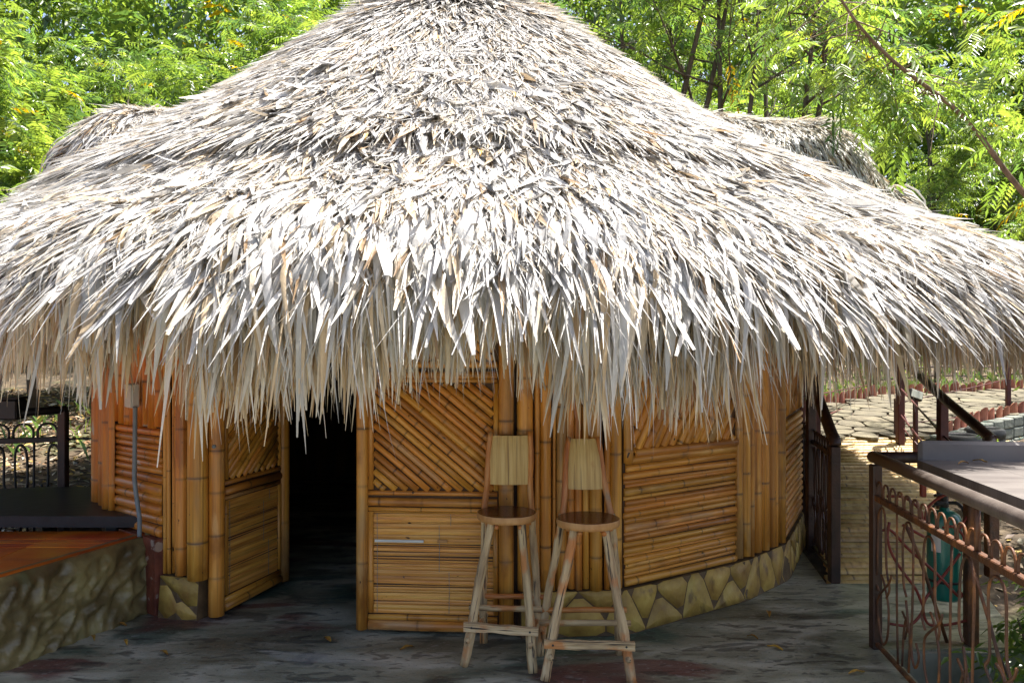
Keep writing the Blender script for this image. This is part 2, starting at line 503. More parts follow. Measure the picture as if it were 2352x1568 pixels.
# ------------------------------------------------------------------ bamboo
def bamboo_mesh(name, L, r, mat, half=True, sides=9, spacing=None, flat=1.0, seed=0):
    """pole along local +Z from 0 to L, front towards local -Y, node rings as geometry"""
    rg = random.Random(seed)
    sp = spacing or max(.16, r * 6.5)
    zs = []; rad = []; nd = []
    z = -rg.random() * sp * .8
    nodes = []
    while z < L:
        if .02 < z < L - .02: nodes.append(z)
        z += sp * rg.uniform(.8, 1.2)
    zs.append(0); rad.append(1); nd.append(0)
    for q in nodes:
        w = min(.008, r * .3)
        zs += [q - 2.2 * w, q - .5 * w, q + .4 * w, q + 2.4 * w]
        rad += [1.0, 1.035, 1.0, 1.0]
        q_ = rg.uniform(.35, .95); nd += [0, .15, q_, 0]
    zs.append(L); rad.append(1); nd.append(0)
    ks = sides
    V = []; A = []
    bow = rg.uniform(-1, 1) * .004
    for z, q, n_ in zip(zs, rad, nd):
        off = bow * math.sin(math.pi * z / max(L, .01))
        for k in range(ks):
            if half: a = math.pi + math.pi * k / (ks - 1)      # front half
            else: a = 2 * math.pi * k / ks
            V.append((r * q * math.cos(a) + off, r * q * math.sin(a) * flat, z)); A.append(n_)
    F = []
    n = len(zs)
    for i in range(n - 1):
        for k in range(ks if not half else ks - 1):
            k2 = (k + 1) % ks
            F.append((i * ks + k, i * ks + k2, (i + 1) * ks + k2, (i + 1) * ks + k))
    F.append(tuple(range(ks - 1, -1, -1))); F.append(tuple((n - 1) * ks + k for k in range(ks)))
    me = mesh_np(name, V, F, mat, True, {"node": A})
    return me


PSEED = [0]


def pole(name, parent, p0, p1, r, front, mat, half=True, sides=9, spacing=None, flat=1.0):
    p0 = Vector(p0); p1 = Vector(p1)
    PSEED[0] += 1
    z = (p1 - p0); L = z.length; z.normalize()
    f = Vector(front); f = (f - z * f.dot(z)).normalized()
    y = -f; x = y.cross(z)
    m = Matrix(((x.x, y.x, z.x, p0.x), (x.y, y.y, z.y, p0.y), (x.z, y.z, z.z, p0.z), (0, 0, 0, 1)))
    return obj(name, bamboo_mesh(name, L, r, mat, half, sides, spacing, flat, PSEED[0]), parent, m)


def v2(p, z=0.0): return Vector((p[0], p[1], z))


# ------------------------------------------------------------------ the hut
hut = empty("thatched_hut", (C[0], C[1], 0), "round bamboo hut under a shaggy grey palm thatch roof", "hut")

W = {}
for k, dxx in (("w0", 218), ("w1", 250), ("w2", 374)):
    W[k] = np.array(ray_circle(dxx, RW))
W["w3"] = np.array([-2.075, 5.10]); W["w4"] = np.array([-1.865, 5.09]); W["w5"] = np.array([-.945, 4.87])
W["w6"] = np.array([.016, 4.80]); W["w7"] = np.array([.675, 4.85]); W["w8"] = np.array([1.575, 5.48]); W["w9"] = np.array([2.02, 5.95])
ang9 = math.atan2(W["w9"][1] - C[1], W["w9"][0] - C[0]); ang0 = math.atan2(W["w0"][1] - C[1], W["w0"][0] - C[0]) + 2 * math.pi
ring_back = [C + RW * np.array([math.cos(a), math.sin(a)]) for a in np.linspace(ang9, ang0, 13)]
ring = [W[k] for k in ("w0", "w1", "w2", "w3", "w4")], [W[k] for k in ("w6", "w7", "w8", "w9")] + ring_back[1:]
WT = 2.75


def out_n(a, b):
    d = np.array(b) - np.array(a); n = np.array([d[1], -d[0]]); n = n / np.hypot(*n)
    mid = (np.array(a) + np.array(b)) / 2
    return n if n @ (mid - C) > 0 else -n


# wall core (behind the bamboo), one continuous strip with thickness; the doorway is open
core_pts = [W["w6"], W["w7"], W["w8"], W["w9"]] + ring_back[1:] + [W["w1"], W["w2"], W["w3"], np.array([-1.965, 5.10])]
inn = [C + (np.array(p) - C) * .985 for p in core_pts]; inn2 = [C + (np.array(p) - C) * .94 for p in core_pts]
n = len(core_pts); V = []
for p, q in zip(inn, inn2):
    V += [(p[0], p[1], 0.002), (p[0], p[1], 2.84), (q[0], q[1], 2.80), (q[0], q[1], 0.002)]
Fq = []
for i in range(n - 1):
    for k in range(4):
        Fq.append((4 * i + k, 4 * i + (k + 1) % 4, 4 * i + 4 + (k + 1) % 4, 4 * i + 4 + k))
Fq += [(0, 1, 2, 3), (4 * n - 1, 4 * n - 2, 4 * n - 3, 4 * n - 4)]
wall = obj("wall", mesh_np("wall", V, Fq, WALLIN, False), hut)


def lerp2(a, b, t): return np.array(a) * (1 - t) + np.array(b) * t


def verticals(parent, a, b, edges, z0, z1, mat=BAM, name="bamboo_pole", proud=0.0):
    """half poles side by side between plan points a and b; edges = fractions"""
    nrm = out_n(a, b); d = np.array(b) - np.array(a); Ln = np.hypot(*d)
    for (e0, e1) in edges:
        r = (e1 - e0) * Ln / 2 * .97
        p = lerp2(a, b, (e0 + e1) / 2) + nrm * (proud + random.uniform(-.006, .006))
        j = random.uniform(-.008, .008)
        pole(name, parent, v2(p, z0 + random.uniform(0, .02)), v2(p + d / Ln * j, z1), r, (nrm[0], nrm[1], 0), mat, spacing=random.uniform(.3, .5), flat=min(1.0, .045 / r))


def fr(vals, a, b): return [((x0 - a) / (b - a), (x1 - a) / (b - a)) for x0, x1 in vals]


# column of upright poles between door and right panel
verticals(wall, W["w6"], W["w7"], fr([(1188, 1226), (1227, 1239), (1240, 1266), (1267, 1275), (1276, 1301), (1302, 1319), (1319, 1337), (1337, 1353),
                                      (1353, 1383), (1386, 1400), (1400, 1429)], 1182, 1430), .262, WT)
# right column of poles
rc = []
x = 1704
while x < 1797:
    w_ = random.choice((10, 12, 14, 9, 15)); rc.append((x, min(x + w_, 1800))); x += w_ + 1
verticals(wall, W["w8"], W["w9"], fr(rc, 1702, 1800), .27, WT)
# left column
verticals(wall, W["w2"], W["w3"], fr([(375, 383), (384, 393), (396, 401), (401, 407), (408, 432)], 374, 434), .27, WT)
verticals(wall, W["w0"], W["w1"], fr([(216, 231), (233, 247)], 216, 250), .55, WT, BAMR)


# right bamboo wall panel ------------------------------------------------
def frame_panel(parent, a, b, rows, diag, z_split, z_top, name, mat, lean, stile=None):
    nrm = out_n(a, b); nv = (nrm[0], nrm[1], 0)
    d = np.array(b) - np.array(a); Ln = np.hypot(*d); u = d / Ln
    base = MB()
    pc = lerp2(a, b, .5) - nrm * .012
    rot = Matrix.Rotation(math.atan2(u[1], u[0]), 3, 'Z')
    base.box((pc[0], pc[1], (rows[0] + z_top) / 2), (Ln, .02, z_top - rows[0]), rot)
    pan = base.build(name, WALLIN, parent)

    def P(s, z, o=0.0):
        q = np.array(a) + u * s + nrm * o
        return Vector((q[0], q[1], z))
    # horizontal poles
    for i in range(len(rows) - 1):
        z0, z1 = rows[i], rows[i + 1]
        r = (z1 - z0) / 2 * .97
        s0 = random.uniform(.0, .02); s1 = Ln - (stile or 0) - random.uniform(0, .015)
        pole("bamboo_pole", pan, P(s0, (z0 + z1) / 2), P(s1, (z0 + z1) / 2 + random.uniform(-.006, .006)), r, nv, mat, spacing=random.uniform(.25, .42), flat=min(1, .05 / r))
    # slanting poles above
    if diag:
        w_ = .062
        sl = stile or 0
        x0, x1, y0, y1 = .07, Ln - sl - .03, z_split + .01, z_top
        cx_, cz_ = math.cos(lean), math.sin(lean)
        step_ = w_ / abs(cz_)
        s = x0 - (y1 - y0) / math.tan(lean) if lean < math.pi / 2 else x0
        end = x1 if lean < math.pi / 2 else x1 + (y1 - y0) / -math.tan(lean)
        while s < end:
            t0, t1 = 0, (y1 - y0) / cz_
            xa, xb = s, s + cx_ * t1
            ta = 0; tb = t1
            for lim, sgn in ((x0, 1), (x1, -1)):
                fa, fb = sgn * (xa - lim), sgn * (xb - lim)
                if fa < 0 and fb < 0: tb = -1; break
                if fa < 0: ta = max(ta, t1 * fa / (fa - fb))
                if fb < 0: tb = min(tb, t1 * fa / (fa - fb))
            if tb - ta > .05:
                pole("bamboo_pole", pan, P(s + cx_ * ta, y0 + cz_ * ta), P(s + cx_ * tb, y0 + cz_ * tb), w_ / 2 * random.uniform(.82, .98), nv, mat, spacing=.34, flat=.9)
            s += step_
    return pan, P, Ln, nv


rz = [.275, .325, .345, .385, .41, .455, .47, .51, .545, .585, .605, .655, .69, .725, .765, .80, .825, .875, .90, .925, .97, 1.015, 1.07]
panel, P, Ln, nv = frame_panel(wall, W["w7"], W["w8"], rz, True, 1.07, 2.2, "wall_panel", BAM, math.radians(58), .06)
pole("bamboo_stile", panel, P(.035, 1.03, .006), P(.035, 2.3, .006), .034, nv, BAM, spacing=.4)
pole("bamboo_stile", panel, P(Ln - .03, .29, .004), P(Ln - .03, 2.3, .004), .032, nv, BAM, spacing=.55)
pole("bamboo_rail", panel, P(.09, 1.085, .01), P(Ln - .07, 1.085, .01), .03, nv, BAM, spacing=.45)
# panel at the right flank, seen edge on
W10 = ring_back[1]
panel2, P, Ln, nv = frame_panel(wall, W["w9"], W10, [z for z in np.arange(.29, 1.2, .055)], True, 1.2, 2.2, "wall_panel", BAM, math.radians(58), .0)
# left panel
lz = [.50, .575, .635, .71, .77, .845, .90, .945, .985, 1.02, 1.06, 1.10, 1.15, 1.20]
panel3, P, Ln, nv = frame_panel(wall, W["w1"], W["w2"], lz, False, 1.2, 2.3, "wall_panel", BAMR, 1.0)
verticals(panel3, W["w1"], W["w2"], [(i / 9 + .01, (i + 1) / 9) for i in range(9)], 1.20, 2.4, BAMR)
verticals(panel3, W["w1"], W["w2"], [(.0, .11), (.12, .2)], .56, 2.4, BAMR, proud=.025)

# plinth with stone facing ------------------------------------------------
def plinth_run(path, h, name_st, seed, spacing=.17):
    path = [np.array(p) for p in path]
    seg = [np.hypot(*(path[i + 1] - path[i])) for i in range(len(path) - 1)]
    tot = sum(seg)

    def at(s, z, o):
        i = 0
        while i < len(seg) - 1 and s > seg[i]: s -= seg[i]; i += 1
        t = s / seg[i]; p = lerp2(path[i], path[i + 1], t)
        na = (path[i] - C); na = na / np.hypot(*na); nb = (path[i + 1] - C); nb = nb / np.hypot(*nb)
        nn = na * (1 - t) + nb * t
        q = p + nn * o
        return (q[0], q[1], z)
    ns = max(2, int(tot / .1)); V = []; Fs = []
    for i in range(ns + 1):
        s = min(tot * i / ns, tot - 1e-6)
        V += [at(s, .001, .055), at(s, h - .006, .035), at(s, h, -.10), at(s, .001, -.10)]
    for i in range(ns):
        for k in range(3): Fs.append((4 * i + k, 4 * i + 4 + k, 4 * i + 5 + k, 4 * i + 1 + k))
    Fs += [(0, 1, 2, 3), (4 * ns + 3, 4 * ns + 2, 4 * ns + 1, 4 * ns)]
    pl = obj("plinth", mesh_np("plinth", V, Fs, PLJ, False), hut)
    rg = random.Random(seed); pts = []
    s = .05
    while s < tot:
        pts.append((s, h * rg.uniform(.12, .5)))
        if rg.random() < .75: pts.append((s + spacing * rg.uniform(.2, .7), h * rg.uniform(.6, 1.0)))
        s += spacing * rg.uniform(.8, 1.25)
    for cell in voronoi_cells(pts, [(0, .004), (tot - .001, .004), (tot - .001, h - .004), (0, h - .004)], .006):
        poly = round_poly(cell, 1)
        V = []; m = len(poly); cs = np.mean(poly, 0)
        o = rg.uniform(.003, .007)
        for q in poly: V.append(at(q[0], q[1], .052 - .018 * q[1] / h - .004))
        for q in poly:
            q2 = cs + (q - cs) * .975; V.append(at(q2[0], q2[1], .052 - .018 * q2[1] / h + o))
        V.append(at(cs[0], cs[1], .052 - .018 * cs[1] / h + o * 1.5))
        Fs = [(i, (i + 1) % m, m + (i + 1) % m, m + i) for i in range(m)] + [(m + i, m + (i + 1) % m, 2 * m) for i in range(m)]
        obj(name_st, mesh_np(name_st, V, Fs, STONE, True), pl)
    return pl


plinth_run([W["w6"] + np.array([.03, 0]), W["w7"], W["w8"], W["w9"], ring_back[1], ring_back[2]], .27, "stone", 5, .27)
plinth_run([W["w2"] + np.array([.02, -.01]), W["w3"] + np.array([-.01, 0]), W["w3"] + np.array([.10, .0])], .27, "stone", 9, .5)
n_ = out_n(W["w1"], W["w2"])
q_ = [lerp2(W["w1"], W["w2"], .35) + n_ * .055, W["w2"] + n_ * .055, W["w2"] - n_ * .06, lerp2(W["w1"], W["w2"], .35) - n_ * .06]
slab("painted_block", [tuple(p) for p in q_], .495, .49, REDW, hut)

# door posts ----------------------------------------------------------------
pole("door_post", hut, (-1.995, 5.055, .265), (-1.995, 5.055, 2.6), .064, (.1, -1, 0), BAM, half=False, sides=16, spacing=.42)


# doors -----------------------------------------------------------------------
def make_door(name, hinge, free, side, z0=.03, z1=2.05, mirror=False):
    a, b = np.array(hinge, float), np.array(free, float)
    d = b - a; Ln = np.hypot(*d); u = d / Ln
    nrm = np.array([u[1], -u[0]]) * side
    nv = (nrm[0], nrm[1], 0)

    def P(s, z, o=0.0):
        q = a + u * s + nrm * o
        return Vector((q[0], q[1], z))
    mb = MB(); c = P(Ln / 2, (z0 + z1) / 2, -.018)
    mb.box(c, (Ln - .06, .016, z1 - z0 - .05), Matrix.Rotation(math.atan2(u[1], u[0]), 3, 'Z'))
    door = mb.build(name, WALLIN, hut)
    # horizontal members: bottom rails, middle rails, top rails
    for zc, r in ((z0 + .025, .03), (z0 + .07, .018), (.755, .013), (.80, .026), (.853, .015), (1.535, .014), (1.57, .022), (1.63, .02), (2.0, .03)):
        pole("bamboo_rail", door, P(.075 if not mirror else .02, zc, 0), P(Ln - .10, zc, 0), r, nv, BAM, spacing=random.uniform(.28, .42))
    if not mirror: pole("bamboo_stile", door, P(.035, z0, .006), P(.035, z1, .006), .036, nv, BAM, spacing=.42)
    pole("bamboo_stile", door, P(.088 if not mirror else .04, z0 + .1, 0), P(.088 if not mirror else .04, .74, 0), .017, nv, BAM, spacing=.5)
    pole("bamboo_stile", door, P(.088 if not mirror else .04, .875, .0), P(.088 if not mirror else .04, 1.52, .0), .018, nv, BAM, spacing=.5)
    pole("bamboo_stile", door, P(Ln - .045, z0, .004), P(Ln - .045, z1, .004), .045, nv, BAM, spacing=.5, flat=.8)
    pole("bamboo_stile", door, P(Ln - .108, .875, .0), P(Ln - .108, 1.52, .0), .016, nv, BAM, spacing=.5)
    pole("bamboo_stile", door, P(Ln - .108, z0 + .1, .0), P(Ln - .108, .74, .0), .016, nv, BAM, spacing=.5)
    # slanting slats of the upper panel
    x0, x1 = (.107, Ln - .126) if not mirror else (.06, Ln - .126)
    if mirror:
        fx_ = lambda q_: x0 + x1 - q_
    else:
        fx_ = lambda q_: q_
    for (y0, y1) in ((.872, 1.52), (1.65, 1.97)):
        ang = math.radians(40); w_ = .043
        s = x0 - 0
        st = w_ / math.sin(ang)
        # slats fall to the right as seen from outside: start at (s, y1), end lower right
        k0 = x0 - (y1 - y0) / math.tan(ang)
        s = k0
        while s < x1:
            xa, ya = s, y1; T = (y1 - y0) / math.sin(ang)
            xb = s + math.cos(ang) * T
            ta, tb = 0.0, T
            if xa < x0: ta = (x0 - xa) / math.cos(ang)
            if xb > x1: tb = (x1 - xa) / math.cos(ang)
            if tb - ta > .04:
                pole("bamboo_slat", door, P(fx_(xa + math.cos(ang) * ta), y1 - math.sin(ang) * ta, random.uniform(-.006, .0)),
                     P(fx_(xa + math.cos(ang) * tb), y1 - math.sin(ang) * tb, random.uniform(-.006, .0)), w_ / 2 * random.uniform(.84, .97), nv, BAM, spacing=.3, flat=.75, sides=7)
            s += st
    # split slats of the lower panel
    z = z0 + .092; i = 0
    while z < .735:
        h = random.choice((.012, .016, .02, .024, .03, .036))
        h = min(h, .738 - z)
        if h < .006: break
        g = .0015
        if i in (7, 15, 16, 19): g = .010
        me = MB(); q = h / 2 - g / 2
        o = random.uniform(-.005, .0); tl = random.uniform(-.003, .003)
        me.v = []; A = []
        vs = []
        for s_, t_ in ((0, 0), (.5, .5), (1, 1)):
            for zz, oo in ((-q, -.008), (-q, 0), (0, .003), (q, 0), (q, -.008)):
                vs.append((s_, zz + tl * (t_ - .5) * 2, oo))
        L2 = x1 - x0 + .012
        V = [(s_ * L2, -oo, zz) for s_, zz, oo in vs]
        Fs = [(5 * i_ + k, 5 * i_ + k + 1, 5 * i_ + 6 + k, 5 * i_ + 5 + k) for i_ in range(2) for k in range(4)]
        org = P(x0 - .006, z + h / 2, o - .004)
        yv = -nrm
        mtx = Matrix(((u[0], yv[0], 0, org.x), (u[1], yv[1], 0, org.y), (0, 0, 1, org.z), (0, 0, 0, 1)))
        obj("bamboo_slat", mesh_np("bamboo_slat", V, Fs, BAMP, False, {"node": [0.0] * len(V)}), door, mtx)
        z += h; i += 1
    if not mirror:   # grey strip painted as light through a slat gap; then a torn slat piece
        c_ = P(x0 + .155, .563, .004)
        MB().box(c_, (.30, .005, .016), Matrix.Rotation(math.atan2(u[1], u[0]), 3, 'Z'), .001).build("gap_light_and_slat", BOXG, door)
        c_ = P(x0 + .42, .566, .004)
        MB().box(c_, (.06, .006, .018), Matrix.Rotation(math.atan2(u[1], u[0]), 3, 'Z'), .001).build("gap_light_and_slat", SEATS, door)
    # thin wire stitching lines
    for s_, za, zb in ((x0 + .02, z0 + .1, .73), (x0 + .46, z0 + .1, .38), (x0 + .40, .38, .66), (x0 + .47, .66, .73)):
        if s_ < x1:
            mb = MB(); mb.tube([P(s_, za, .002), P(s_ + .002, (za + zb) / 2, .003), P(s_, zb, .002)], .0014, 5)
            mb.build("wire_stitch", PVC, door)
    return door


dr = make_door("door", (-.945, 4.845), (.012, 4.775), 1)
dl = make_door("door", (-1.870, 5.13), (-1.655, 5.86), 1, mirror=True)
pole("door_stile", dl, (-1.893, 5.10, .02), (-1.893, 5.10, 2.5), .05, (.1, -1, 0), BAM, half=False, sides=16, spacing=.33)
mb = MB(); mb.lathe([(.012, 0), (.012, .012), (.006, .016)], (0, 0, 0), 10)
mb.build("bolt", PVC, dl, False, Matrix.Translation((-1.888, 5.052, .775 + .33)) @ Matrix.Rotation(math.radians(90), 4, 'X'))

# ------------------------------------------------------------------ roof base
nth = 96
rr = np.array([.02, .3, .7, 1.2, 1.8, 2.4, 3.0, 3.6, 4.05, 4.32, 4.46, 4.5, 4.40, 4.15, 3.6, 3.0, 1.5, .05])
zz = np.concatenate([prof(rr[:11]) - .07, [2.0, 1.97, 2.06, 2.38, 2.8, 3.9, 4.7]])
th = np.linspace(0, 2 * np.pi, nth, endpoint=False)
RM = rmap(rr[:, None] + 0 * th[None], th[None] + 0 * rr[:, None])
V = np.stack([(C[0] + RM * np.cos(th)), (C[1] + RM * np.sin(th)), np.repeat(zz[:, None], nth, 1)], -1).reshape(-1, 3)
ii = np.arange(len(rr) * nth).reshape(len(rr), nth)
F = np.stack([ii[:-1], np.roll(ii, -1, 1)[:-1], np.roll(ii, -1, 1)[1:], ii[1:]], -1).reshape(-1, 4)
roof = obj("roof", mesh_np("roof", V, F, ROOFB), hut)

DORM = {
    -1: (np.array([1.0, 2.8, 3.30, 3.56, 3.70, 3.80, 3.88]), np.array([4.30, 4.06, 4.10, 3.98, 3.76, 3.45, 3.05])),
    1: (np.array([1.0, 3.25, 3.60, 3.88, 4.05, 4.25, 4.45]), np.array([4.20, 3.95, 3.96, 3.82, 3.56, 3.30, 3.02])),
}


def dorm_z(s, u, v):
    return np.interp(u + .42 * v * v, *DORM[s]) - .85 * (np.abs(v) / (.78 if s < 0 else .92)) ** 2.0


for s in (-1, 1):
    us = np.linspace(1.2, DORM[s][0][-1] - .08, 26); vs = np.linspace(-1.25, 1.25, 21)
    U, Vv = np.meshgrid(us, vs)
    Z = dorm_z(s, U, Vv) - .06
    rad_ = np.hypot(U, Vv)
    Z = np.maximum(Z, prof(rad_) - .30)
    V = np.stack([C[0] + s * U, C[1] + Vv, Z], -1).reshape(-1, 3)
    ii = np.arange(U.size).reshape(U.shape)
    F = np.stack([ii[:-1, :-1], ii[:-1, 1:], ii[1:, 1:], ii[1:, :-1]], -1).reshape(-1, 4)
    obj("dormer", mesh_np("dormer", V, F, ROOFB), roof)


# ------------------------------------------------------------------ thatch
def norm(a): return a / np.maximum(np.linalg.norm(a, axis=-1, keepdims=True), 1e-9)


PALE = np.array([[.62, .605, .57], [.68, .66, .615], [.53, .525, .51], [.61, .535, .41], [.54, .425, .275], [.38, .255, .14], [.46, .46, .455]])


def tints(n, w):
    w = np.array(w, float); w /= w.sum()
    k = RNG.choice(len(PALE), n, p=w)
    return PALE[k] * RNG.uniform(.82, 1.12, (n, 1))


def blades_surface(pos, down, nrm, length, width, lift, yaw, roll, curl, tint, seg=3, fold=.22, flat=False):
    """leaf strips lying on a sloping surface"""
    n = len(pos)
    side = norm(np.cross(nrm, down))
    d = norm(down * np.cos(yaw)[:, None] + side * np.sin(yaw)[:, None])
    sd = norm(np.cross(nrm, d))
    sdr = sd * np.cos(roll)[:, None] + nrm * np.sin(roll)[:, None]
    nr = norm(np.cross(d, sdr)) * RNG.choice([-1.0, 1.0, 1.0], n)[:, None]
    blunt = np.where(RNG.random(n) < .7, .06, RNG.uniform(.1, .35, n))
    sway = RNG.normal(0, .06, n)
    t = np.linspace(0, 1, seg + 1)
    rows = []
    for tk in t:
        h = lift * (tk ** 1.3) + curl * tk ** 3 - .05 * (1 - tk)
        c = pos + d * (length * (tk - .25))[:, None] + nrm * h[:, None]
        c = c + sd * (sway * tk * tk)[:, None]
        w = width * (np.interp(tk, [0, .35, .75, 1], [.75, 1.0, .7, 0]) + blunt * (tk > .99))
        f = fold * w
        l_, r_ = c - sdr * w[:, None] / 2 + nr * f[:, None] * .5, c + sdr * w[:, None] / 2 + nr * f[:, None] * .5
        rows.append(np.stack([l_, r_] if flat else [l_, c - nr * f[:, None] * .5, r_], 1))
    return pack_rows(rows, tint)


def pack_rows(rows, tint):
    R = np.stack(rows, 1)                                   # n, seg+1, 3, 3
    n, S1, K, _ = R.shape
    V = R.reshape(-1, 3)
    base = (np.arange(n) * S1 * K)[:, None, None]
    i = np.arange(S1 - 1)[None, :, None] * K
    k = np.arange(K - 1)[None, None, :]
    a = base + i + k
    F = np.stack([a, a + 1, a + 1 + K, a + K], -1).reshape(-1, 4)
    T = np.repeat(tint, S1 * K, axis=0)
    return V, F, T


def blades_hang(pos, d0, dend, length, width, roll, tint, seg=7, fold=.25, wav=.0, bend=.45, flat=False):
    n = len(pos)
    blunt = np.where(RNG.random(n) < .8, .05, RNG.uniform(.08, .28, n)); lump = RNG.uniform(0, 6.28, n)
    p = pos.copy(); rows = []
    rad_side = norm(np.cross(d0, np.array([0, 0, 1.0])))
    for k in range(seg + 1):
        t = k / seg
        m = smooth01(np.full(n, t) / bend)[:, None]
        d = norm(d0 * (1 - m) + dend * m)
        if wav: d = norm(d + rad_side * (np.sin(t * 5 + pos[:, :1] * 31) * wav))
        sd = norm(np.cross(d, norm(d0 + np.array([0, 0, .6]))))
        sd = norm(rad_side + 0 * sd)
        nn = norm(np.cross(sd, d))
        sdr = sd * np.cos(roll + t * .6)[:, None] + nn * np.sin(roll + t * .6)[:, None]
        nr = norm(np.cross(d, sdr))
        w = width * (np.interp(t, [0, .3, .7, 1], [.8, 1.0, .66, 0]) * (1 + .18 * np.sin(lump + t * 9)) + blunt * (t > .99))
        f = fold * w
        l_, r_ = p - sdr * w[:, None] / 2 + nr * f[:, None] * .5, p + sdr * w[:, None] / 2 + nr * f[:, None] * .5
        rows.append(np.stack([l_, r_] if flat else [l_, p - nr * f[:, None] * .5, r_], 1))
        p = p + d * (length / seg)[:, None]
    return pack_rows(rows, tint)


parts = []
CAM_TH = math.atan2(-C[1], -C[0])       # azimuth from the hut axis towards the camera


def cone_frame(r, t):
    e = .03
    sl = (prof(r + e) - prof(r - e)) / (2 * e)
    rad = np.stack([np.cos(t), np.sin(t), np.zeros_like(t)], 1)
    down = norm(np.stack([np.cos(t), np.sin(t), sl], 1))
    nrm = norm(np.stack([-sl * np.cos(t), -sl * np.sin(t), np.ones_like(t)], 1))
    R_ = rmap(r, t)
    pos = np.stack([C[0] + R_ * np.cos(t), C[1] + R_ * np.sin(t), prof(r)], 1)
    return pos, down, nrm


# fronds: groups of leaf strips that share a root and a heading
def cone_blades(nf, per, r_lo, r_hi, t_half, wid, ln, liftm, wts, yj=.16, jit=.12, fan=.30, flat=False, roll=.28, curl=(-.012, .012)):
    u = RNG.random(nf)
    rc_ = np.sqrt(r_lo ** 2 + (r_hi ** 2 - r_lo ** 2) * u)
    tc_ = CAM_TH + RNG.uniform(-t_half, t_half, nf)
    fy = RNG.normal(0, yj, nf); fl = np.abs(RNG.normal(0, 1, nf)) * liftm
    k = np.repeat(np.arange(nf), per); n = len(k)
    off = RNG.normal(0, 1, n)
    r = np.clip(rc_[k] + RNG.normal(0, jit, n), r_lo * .5, EAVE_R - .08)
    t = tc_[k] + off * .085 / np.maximum(r, .25)
    pos, down, nrm = cone_frame(r, t)
    yaw = fy[k] + off * fan * .5 + RNG.normal(0, .10, n)
    lift = fl[k] * RNG.uniform(.4, 1.4, n) + RNG.uniform(0, .02, n)
    ft = RNG.uniform(.68, 1.15, nf)[k][:, None]
    fw_ = np.clip(RNG.lognormal(0, .4, nf), .45, 1.9)[k]
    parts.append(blades_surface(pos, down, nrm, ln * RNG.uniform(.55, 1.3, n), wid * fw_ * np.minimum(RNG.lognormal(0, .35, n), 1.6), lift, yaw, RNG.normal(0, roll, n),
                                RNG.normal(*curl, n), tints(n, wts) * ft, flat=flat))


TOPW = [3.3, 4.0, 2.0, 1.9, 1.0, .35, 1.8]
cone_blades(1800, 10, .15, 4.56, 1.95, .032, .62, .008, TOPW, roll=.2, yj=.11, fan=.22)
cone_blades(2500, 12, .15, 4.56, 1.95, .013, .62, .011, TOPW, flat=True, yj=.14, roll=.25, fan=.25)
cone_blades(430, 7, 2.4, 4.56, 1.7, .040, .42, .03, [3, 4, 3, 1.5, .6, 0, 2], yj=.3, roll=.4, curl=(-.03, .03))          # lifted, broader leaves
cone_blades(2000, 9, .2, 4.5, 1.95, .0045, .45, .022, TOPW, yj=.5, flat=True)           # thin fibres
cone_blades(130, 11, 2.2, 4.45, 1.6, .026, .34, .055, [3, 4, 3, 1, .5, 0, 3], yj=.5, roll=.5, curl=(-.05, .03), jit=.05)   # ruffled tufts
cone_blades(420, 9, .2, 4.45, math.pi, .045, .5, .02, TOPW)
cone_blades(150, 12, .04, .7, math.pi, .02, .4, .012, TOPW)

# dormers
for s in (-1, 1):
    n = 6500
    umax = DORM[s][0][-1]
    u = RNG.uniform(1.9, umax - .06, n); v = RNG.uniform(-1.1, 1.1, n)
    k = (dorm_z(s, u, v) > prof(np.hypot(u, v)) - .12)
    u, v = u[k], v[k]; n = len(u)
    e = .03
    zu = np.clip((dorm_z(s, u + e, v) - dorm_z(s, u - e, v)) / (2 * e), -2.2, 2); zv = (dorm_z(s, u, v + e) - dorm_z(s, u, v - e)) / (2 * e)
    nrm = norm(np.stack([-zu * s, -zv, np.ones(n)], 1))
    gx_ = -zu * s + s * .06; gy_ = -zv
    gl = np.maximum(np.hypot(gx_, gy_), 1e-3); hx, hy = gx_ / gl, gy_ / gl
    down = norm(np.stack([hx, hy, zu * s * hx + zv * hy], 1))
    pos = np.stack([C[0] + s * u, C[1] + v, dorm_z(s, u, v)], 1)
    parts.append(blades_surface(pos, down, nrm, .36 * RNG.uniform(.6, 1.3, n), .018 * RNG.lognormal(0, .5, n), np.abs(RNG.normal(0, .012, n)),
                                RNG.normal(0, .22, n), RNG.normal(0, .3, n), RNG.normal(-.03, .012, n), tints(n, TOPW) * 1.08))
    # hanging end fringe of the dormer mouth
    n = 700
    v = RNG.uniform(-1.0, 1.0, n); u = umax - .2 + RNG.normal(0, .05, n)
    pos = np.stack([C[0] + s * u, C[1] + v, dorm_z(s, np.full(n, umax - .2), v) + .02], 1)
    d0 = norm(np.stack([np.full(n, s * 1.0), RNG.normal(0, .2, n), np.full(n, -.5)], 1))
    dend = norm(np.stack([np.full(n, s * .15), RNG.normal(0, .12, n), np.full(n, -1.0)], 1))
    parts.append(blades_hang(pos, d0, dend, .5 * RNG.uniform(.6, 1.3, n), .022 * RNG.lognormal(0, .4, n), RNG.normal(0, .5, n), tints(n, [2, 2, 3, 1.2, 1, .8, 3]), seg=5))

